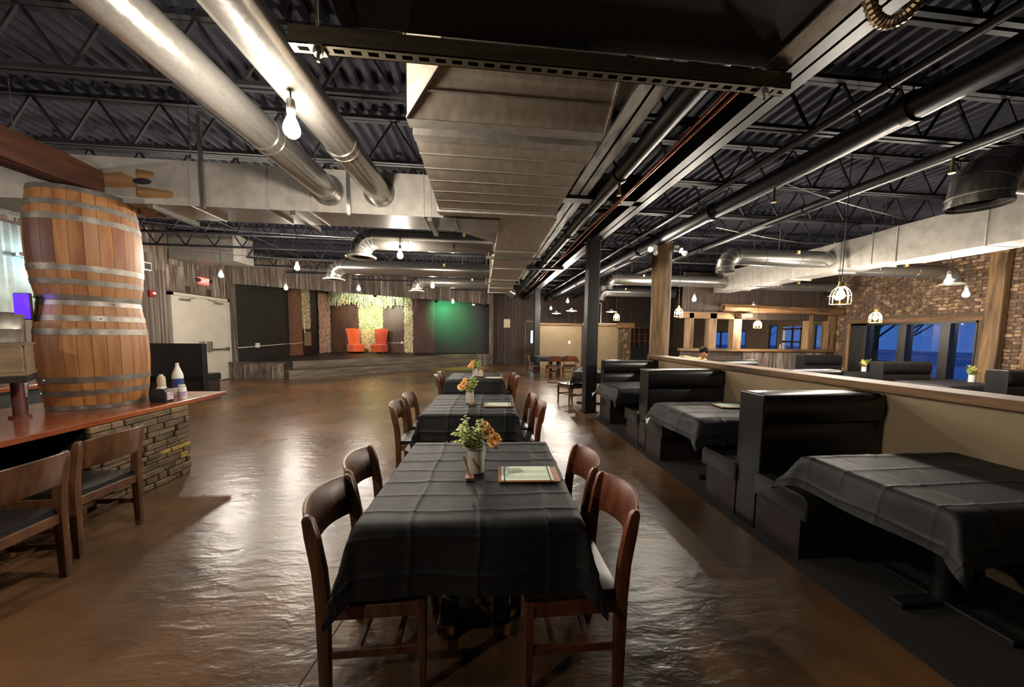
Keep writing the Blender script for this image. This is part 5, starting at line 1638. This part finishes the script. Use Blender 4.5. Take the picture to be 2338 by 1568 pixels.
def bottle(x, y, z, prof, mat, lab, label_mat=None, lz=(0.05, 0.12), lr=0.04, sc=(1, 1, 1), cap=None):
    t = T('plastic_bottle', lab, 'bottle', (x, y, z), group='bottles at the bar end')
    B().lathe(prof, 22).o('body', mat, t, smooth=True)
    if label_mat:
        B().lathe([(lr, lz[0]), (lr + 0.001, lz[0]), (lr + 0.001, lz[1]), (lr, lz[1])], 22).o('label', label_mat, t, smooth=True)
    if cap:
        B().cyl((0, 0, cap[0]), (0, 0, cap[1]), cap[2], n=16).o('cap', 'white_plastic', t, smooth=True)
    return t


bottle(-3.44, 4.34, 0.781, [(0, 0), (0.048, 0), (0.05, 0.01), (0.05, 0.22), (0.044, 0.26), (0.02, 0.33), (0.016, 0.35), (0, 0.35)], 'white_bottle', 'tall white plastic bottle with a blue label at the bar end', 'label_blue', (0.10, 0.20), 0.0505, cap=(0.35, 0.375, 0.016))
bottle(-3.27, 4.17, 0.781, [(0, 0), (0.036, 0), (0.038, 0.01), (0.038, 0.10), (0.034, 0.125), (0.0, 0.14)], 'white_bottle', 'short white tub with a coloured label beside the napkin dispenser', 'label_pink', (0.02, 0.08), 0.0385, cap=(0.135, 0.15, 0.03))
bottle(-3.53, 4.24, 0.781, [(0, 0), (0.035, 0), (0.037, 0.01), (0.037, 0.20), (0.03, 0.235), (0.0, 0.24)], 'label_paper', 'beige carton-like bottle between barrel and white bottle', None, cap=(0.235, 0.255, 0.018))

# ------------------------------------------------------------------ stage dressing
bd = T('stage_backdrop', 'brown vertical slat backdrop across the rear of the stage', 'backdrop', (-5.0, YB - 0.05, 0.53))
for x0, x1 in ((-7.45, -6.20), (-5.02, -3.98), (-3.53, -2.42)):
    b = B(); x = x0
    while x < x1 - 0.03:
        b.box(x, x + 0.04, YB - 0.05, YB - 0.012, 0.54, 3.55); x += 0.062
    b.box(x0, x1, YB - 0.012, YB - 0.002, 0.54, 3.55)
    wo(b, 'slat_panel', 'slat_brown', bd)['kind'] = 'stuff'


def flower_panel(lab, pts, z0, z1, mat, seed, dens=0.062):
    """a strip of blossoms on a wall between two ground points"""
    rr = random.Random(seed)
    p, q = Vector(pts[0] + (0,)), Vector(pts[1] + (0,))
    L = (q - p).length; d = (q - p) / L; nrm = Vector((d.y, -d.x, 0))
    t = T('flower_wall', lab, 'flower wall', tuple((p + q) / 2 + Vector((0, 0, z0))), group='flower covered strips on the stage')
    b = B(); z = z0 + 0.03
    base = [(0, 0, 1)] + [(cos(k * pi / 2.5), sin(k * pi / 2.5), 0.15) for k in range(5)]
    while z < z1:
        s = 0.02
        while s < L:
            c = p + d * (s + rr.uniform(-.02, .02)) + Vector((0, 0, z + rr.uniform(-.02, .02))) + nrm * rr.uniform(0.01, 0.05)
            r = rr.uniform(0.032, 0.052); ro = rr.random() * 6.28
            vs = []
            for (a, e, h) in base:
                u = a * cos(ro) - e * sin(ro); v = a * sin(ro) + e * cos(ro)
                vs.append(c + d * u * r + Vector((0, 0, v * r)) + nrm * h * r * 0.7)
            b.add(vs, [(0, 1 + k, 1 + (k + 1) % 5) for k in range(5)])
            s += dens
        z += dens
    wo(b, 'blossoms', mat, t, recalc=False)['kind'] = 'stuff'
    bk = B().hexa([tuple(p + nrm * 0.004) , tuple(q + nrm * 0.004), tuple(q + nrm * 0.012), tuple(p + nrm * 0.012)] + [tuple(v + Vector((0, 0, z1))) for v in (p + nrm * 0.004, q + nrm * 0.004, q + nrm * 0.012, p + nrm * 0.012)])
    bk.v = [(v[0], v[1], max(v[2], z0)) for v in bk.v]
    wo(bk, 'backing', 'leaf_deep', t)
    return t


flower_panel('wide flower covered strip behind the orange chairs', ((-6.18, YB - 0.02), (-5.04, YB - 0.02)), 0.55, 3.1, 'flower_dense', 1)
flower_panel('narrow flower covered strip beneath the garland end', ((-3.96, YB - 0.02), (-3.55, YB - 0.02)), 0.55, 3.5, 'flower_wall', 2)
flower_panel('pinkish flower covered strip near the stage corner', ((-7.64, 17.42), (-7.56, 18.45)), 0.55, 3.4, 'flower_pink', 3)
flower_panel('pale flower covered strip beside the brown pilaster', ((-7.77, 16.15), (-7.72, 16.75)), 1.68, 3.6, 'flower_wall', 4)
for o in bpy.data.objects:
    pass
gl = T('wisteria_garland', 'dense pale green hanging garland along the stage top', 'garland', (-5.5, 18.25, 3.5))
rr = random.Random(21); b = B()
for i in range(430):
    x = -7.5 + 3.95 * rr.random(); y = 18.12 + 0.4 * rr.random()
    f = (x + 7.5) / 3.95
    z = 3.62; ln = 0.5 + 0.25 * rr.random() + 0.22 * f * rr.random() + 0.06 * sin(f * 20)
    k = 0; zz = z
    while zz > z - ln:
        a = rr.random() * 6.28; s = 0.032 * (1 - 0.5 * (z - zz) / ln) + 0.01
        dx, dy = cos(a) * s, sin(a) * s
        cx, cy = x + rr.uniform(-.015, .015), y + rr.uniform(-.015, .015)
        b.add([(cx, cy, zz + s * 1.3), (cx + dx, cy + dy, zz), (cx, cy, zz - s * 1.3), (cx - dx, cy - dy, zz)], [(0, 1, 2, 3)])
        zz -= 0.05
wo(b, 'strands', 'garland', gl, recalc=False)['kind'] = 'stuff'
wo(B().cyl((-7.5, 18.3, 3.62), (-3.55, 18.3, 3.62), 0.025, n=8), 'hanging_rod', 'par_black', gl)


def throne(x, y, rz, mat, lab):
    t = T('high_back_chair', lab, 'chair', (x, y, 0.53), rz, group='tall upholstered stage chairs')
    # facing -y; tufted back, flared at the top
    vs = []; nx, nz = 8, 10
    for j in range(nz + 1):
        f = j / nz; z = 0.40 + 0.82 * f; hw = 0.27 + 0.10 * f ** 2; y0 = 0.24 + 0.10 * f
        for i in range(nx + 1):
            u = -1 + 2 * i / nx
            tuft = 0.012 * abs(sin(u * 6.3) * sin(f * 12))
            vs.append((u * hw, y0 - 0.05 - 0.10 * abs(u) ** 3 + tuft, z - 0.03 * abs(u) * (1 if j == nz else 0)))
    m = nx + 1; k0 = len(vs)
    vs += [(v[0], v[1] + 0.09, v[2]) for v in vs]
    fs = [(j * m + i, j * m + i + 1, (j + 1) * m + i + 1, (j + 1) * m + i) for j in range(nz) for i in range(nx)]
    fs += [(k0 + j * m + i, k0 + (j + 1) * m + i, k0 + (j + 1) * m + i + 1, k0 + j * m + i + 1) for j in range(nz) for i in range(nx)]
    edge = [i for i in range(m)] + [j * m + nx for j in range(1, nz + 1)] + [nz * m + i for i in range(nx - 1, -1, -1)] + [j * m for j in range(nz - 1, 0, -1)]
    fs += [(edge[q], k0 + edge[q], k0 + edge[(q + 1) % len(edge)], edge[(q + 1) % len(edge)]) for q in range(len(edge))]
    B().add(vs, fs).o('backrest', mat, t, smooth=True)
    B().box(-0.30, 0.30, -0.32, 0.28, 0.27, 0.44).o('seat', mat, t, bevel=0.035, seg=3, smooth=True)
    B().box(-0.29, 0.29, -0.30, 0.27, 0.08, 0.27).o('skirt', mat, t, bevel=0.01)
    for sx in (-1, 1):
        for sy in (-1, 1):
            B().cyl((sx * 0.24, sy * 0.22 - 0.02, 0.0), (sx * 0.24, sy * 0.22 - 0.02, 0.08), 0.016, 0.024, n=8).o('leg', 'par_black', t, smooth=True)
    return t


throne(-6.18, 18.0, radians(48), 'orange_velvet', 'bright orange tufted high-back chair turned sideways on the stage')
throne(-5.05, 18.0, radians(-14), 'red_velvet', 'deep red orange tufted high-back chair facing the room')


def par(x, y, z, lens, rgb, power, target, lab, size=1.0):
    t = T('stage_light', lab, 'stage light', (x, y, z), group='coloured stage lights under the header')
    d = (Vector(target) - Vector((x, y, z))).normalized()
    q = Vector((0, 0, 1)).rotation_difference(d).to_matrix()
    bb = B().lathe([(0.0, -0.12), (0.05, -0.12), (0.075, -0.08), (0.08, 0.06), (0.07, 0.06), (0.06, 0.03)], 18)
    bb.v = [tuple(q @ Vector(v)) for v in bb.v]
    bb.o('can', 'par_black', t, smooth=True)
    bb = B().cyl((0, 0, 0.04), (0, 0, 0.046), 0.066, n=18); bb.v = [tuple(q @ Vector(v)) for v in bb.v]
    bb.o('lens', 'lens_' + lens, t)
    B().box(-0.01, 0.01, -0.09, 0.09, 0.0, 0.12).o('yoke', 'par_black', t)
    B().cyl((0, 0, 0.1), (0, 0, 4.1 - z), 0.012, n=8).o('clamp_rod', 'par_black', t)
    p = Vector((x, y, z)) + d * 0.07
    lamp(lens + '_beam', 'SPOT', tuple(p), power, rgb, t, 0.05, target, size, 0.8)
    return t


par(-5.97, 14.22, 3.12, 'amber', (1.0, 0.82, 0.6), 130, (-5.6, 18.6, 1.8), 'amber stage light at the garland end of the header', 1.1)
par(-4.44, 15.3, 3.1, 'blue', (0.86, 1.0, 0.75), 240, (-5.2, 18.6, 3.2), 'small blue lensed stage light before the garland', 1.2)
par(-2.15, 16.9, 3.08, 'ice', (0.1, 1.0, 0.35), 110, (-1.75, 18.6, 2.5), 'pale stage light throwing green on the black wall', 1.5)
par(0.10, 18.12, 3.02, 'red', (1.0, 0.06, 0.1), 60, (-7.4, 18.2, 0.8), 'red stage light at the end of the header', 0.9)
par(-0.42, 17.78, 3.04, 'green', (0.9, 1.0, 0.2), 160, (-1.0, 16.6, 0.25), 'small stage light next to the red one washing the riser yellow green', 0.9)

cn = T('wall_conduit', 'thin white conduit with an outlet along the black stage wall', 'conduit', (-7.95, 14.0, 1.0))
wo(B().tube([(XL + 0.05, 12.5, 0.98), (-7.86, 15.28, 1.05), (-7.70, 15.3, 1.05), (-7.70, 16.1, 1.08)], 0.013, 6), 'tube_run', 'white_plastic', cn)
wo(B().box(-8.0, -7.94, 13.35, 13.5, 0.96, 1.12), 'outlet_box', 'white_plastic', cn)
eb = T('electric_box', 'tan electrical box at the foot of the pilaster', 'box', (-7.7, 16.3, 1.0))
wo(B().box(-7.72, -7.6, 16.2, 16.6, 0.93, 1.55), 'housing', 'tan_paint', eb, bevel=0.008)
wo(B().cyl((-7.64, 16.12, 1.5), (-7.64, 16.12, 2.1), 0.02, n=8), 'riser_tube', 'white_plastic', eb)
ol = T('wall_outlet', 'white outlet plate on the slat backdrop by the narrow strip', 'outlet', (-4.08, YB - 0.06, 1.0))
B().box(-0.05, 0.05, -0.01, 0.0, 0, 0.1).o('plate', 'white_plastic', ol)
B().box(-0.9, -0.06, -0.012, 0.0, 0.03, 0.045).o('raceway', 'white_plastic', ol)

# wine rack alcove beyond the brick pier
wk = T('bottle_rack', 'dark bottle rack and cabinet beyond the brick pier', 'rack', (8.0, 18.3, 0))
wo(B().box(7.2, 9.3, 18.0, 18.55, 0, 1.0), 'cabinet', 'black_wall', wk, bevel=0.01)
for k in range(7):
    wo(B().box(7.25 + k * 0.3, 7.3 + k * 0.3, 18.2, 18.55, 1.0, 2.0), 'upright', 'scuffed_wood', wk)
for z in (1.25, 1.6, 1.95):
    wo(B().box(7.2, 9.2, 18.2, 18.55, z, z + 0.05), 'shelf_board', 'scuffed_wood', wk)
fr = T('tube_stand', 'white square tube frame standing over the tan wall', 'stand', (4.6, 16.05, 2.08))
for (p, q) in (((4.85, 16.08, 2.08), (4.85, 16.08, 3.05)), ((5.55, 16.08, 2.08), (5.55, 16.08, 3.05)), ((4.7, 16.08, 2.10), (6.3, 16.08, 2.10)), ((4.85, 16.08, 3.05), (5.55, 16.08, 3.05))):
    wo(B().bar(p, q, 0.03, 0.03), 'tube_bar', 'white_plastic', fr)

# ------------------------------------------------------------------ the seated person behind the half wall
ps = T('person', 'seated person in a pale yellow shirt with dark hair, arm resting on the booth back', 'person', (4.78, 7.2, 0.47))


def skin_mesh(name, joints, edges, mat, parent, sub=2, root=0):
    me = bpy.data.meshes.new(name)
    me.from_pydata([j[:3] for j in joints], edges, [])
    o = bpy.data.objects.new(name, me); COL.objects.link(o)
    md_ = o.modifiers.new('skin', 'SKIN'); md_.use_smooth_shade = True
    for i, j in enumerate(joints):
        sv = me.skin_vertices[0].data[i]
        sv.radius = (j[3], j[4] if len(j) > 4 else j[3])
        sv.use_root = (i == root)
    o.modifiers.new('sub', 'SUBSURF').levels = sub
    o.modifiers['sub'].render_levels = sub
    dg = bpy.context.evaluated_depsgraph_get()
    m2 = bpy.data.meshes.new_from_object(o.evaluated_get(dg))
    bpy.data.objects.remove(o, do_unlink=True)
    m2.materials.clear(); m2.materials.append(MATS[mat])
    m2.shade_smooth()
    ob = link(name, m2, parent)
    return ob


# joints relative to the seat point; the torso leans towards the wall, one arm stretched along it
J = [(0.05, 0.15, 0.05, 0.16, 0.13), (0.04, 0.08, 0.22, 0.15, 0.12), (0.02, 0.0, 0.40, 0.17, 0.12), (0.0, -0.03, 0.52, 0.10, 0.09), (-0.01, -0.06, 0.60, 0.052),
     (-0.17, -0.06, 0.54, 0.075), (-0.36, -0.14, 0.585, 0.055), (-0.55, -0.22, 0.63, 0.042), (0.20, 0.02, 0.46, 0.07), (0.27, -0.08, 0.25, 0.055), (0.15, -0.25, 0.22, 0.045),
     (0.12, -0.30, 0.06, 0.09), (0.12, -0.42, -0.30, 0.06), (0.12, -0.40, -0.42, 0.05), (-0.08, -0.30, 0.06, 0.09), (-0.08, -0.42, -0.30, 0.06), (-0.08, -0.40, -0.42, 0.05)]
ED = [(0, 1), (1, 2), (2, 3), (3, 4), (3, 5), (5, 6), (6, 7), (3, 8), (8, 9), (9, 10), (0, 11), (11, 12), (12, 13), (0, 14), (14, 15), (15, 16)]
skin_mesh('body', J, ED, 'shirt_pale', ps)
HC = Vector((-0.03, -0.11, 0.705))
hm = B().ball((0, 0, 0), 0.105, 20, 14, (0.80, 0.95, 1.16))
vv = []
for p in hm.v:
    x, y, z = p
    k = max(0.0, -z / 0.12)
    x *= 1 - 0.28 * k; y = y * (1 - 0.2 * k) - 0.012 * k
    vv.append((x, y, z))
hm.v = vv
# nose, brow, chin, ears as part of the head surface
hm.hexa([(-0.012, -0.088, -0.03), (0.012, -0.088, -0.03), (0.008, -0.09, 0.02), (-0.008, -0.09, 0.02), (-0.008, -0.118, -0.028), (0.008, -0.118, -0.028), (0.003, -0.10, 0.02), (-0.003, -0.10, 0.02)])
for sx in (-1, 1):
    hm.ball((sx * 0.084, 0.005, -0.008), 0.03, 8, 6, (0.35, 0.7, 1.1))
RH = Matrix.Rotation(radians(-38), 3, 'Z') @ Matrix.Rotation(radians(26), 3, 'X')
hm.v = [tuple(RH @ Vector(p)) for p in hm.v]
hd_ = hm.o('head', 'skin', ps, smooth=True, loc=tuple(HC))
for sx in (-1, 1):
    p = RH @ Vector((sx * 0.034, -0.092, 0.012))
    B().ball(tuple(p), 0.011, 8, 6).o('eye', 'hair_dark', hd_, smooth=True)
p = RH @ Vector((0, -0.088, -0.06))
B().ball(tuple(p), 0.02, 8, 6, (1.2, 0.5, 0.3)).o('mouth', 'alarm_red', hd_, smooth=True)
hr = B().ball((0, 0.018, 0.034), 0.112, 20, 12, (0.86, 0.95, 1.0))
hr.v = [(x * (1 + 0.05 * sin(60 * z)), y + (0.05 if (y < -0.03 and z < -0.015) else 0), z + 0.010 * sin(70 * x) * cos(55 * y)) for x, y, z in hr.v]
hr.v = [tuple(RH @ Vector(p)) for p in hr.v]
hr.o('hair', 'hair_dark', hd_, smooth=True)
# the resting hand: palm and five separate fingers
HW = Vector((-0.56, -0.225, 0.632))
pm = skin_mesh('palm', [(0, 0, 0, 0.026, 0.020), (-0.045, -0.02, 0.004, 0.036, 0.015), (-0.075, -0.032, 0.003, 0.034, 0.013)], [(0, 1), (1, 2)], 'skin', ps, 2)
pm.location = HW
for i, (ox, oy, l) in enumerate(((0.002, 0.024, 0.058), (0.0, 0.008, 0.068), (0.0, -0.008, 0.064), (0.004, -0.024, 0.05))):
    b0 = Vector((-0.085 + ox, -0.036 + oy, 0.002)); d = Vector((-0.9, -0.38, 0)).normalized()
    f_ = skin_mesh('finger', [tuple(b0 + d * -0.012) + (0.009,), tuple(b0 + d * l * 0.45 + Vector((0, 0, 0.004))) + (0.0085,), tuple(b0 + d * l * 0.78 + Vector((0, 0, -0.006))) + (0.008,), tuple(b0 + d * l * 0.95 + Vector((0, 0, -0.02))) + (0.007,)], [(0, 1), (1, 2), (2, 3)], 'skin', pm, 1)
skin_mesh('thumb', [(-0.02, 0.02, 0.0, 0.012), (-0.045, 0.045, -0.004, 0.010), (-0.072, 0.055, -0.008, 0.0085)], [(0, 1), (1, 2)], 'skin', pm, 1)
bpy.context.view_layer.update()
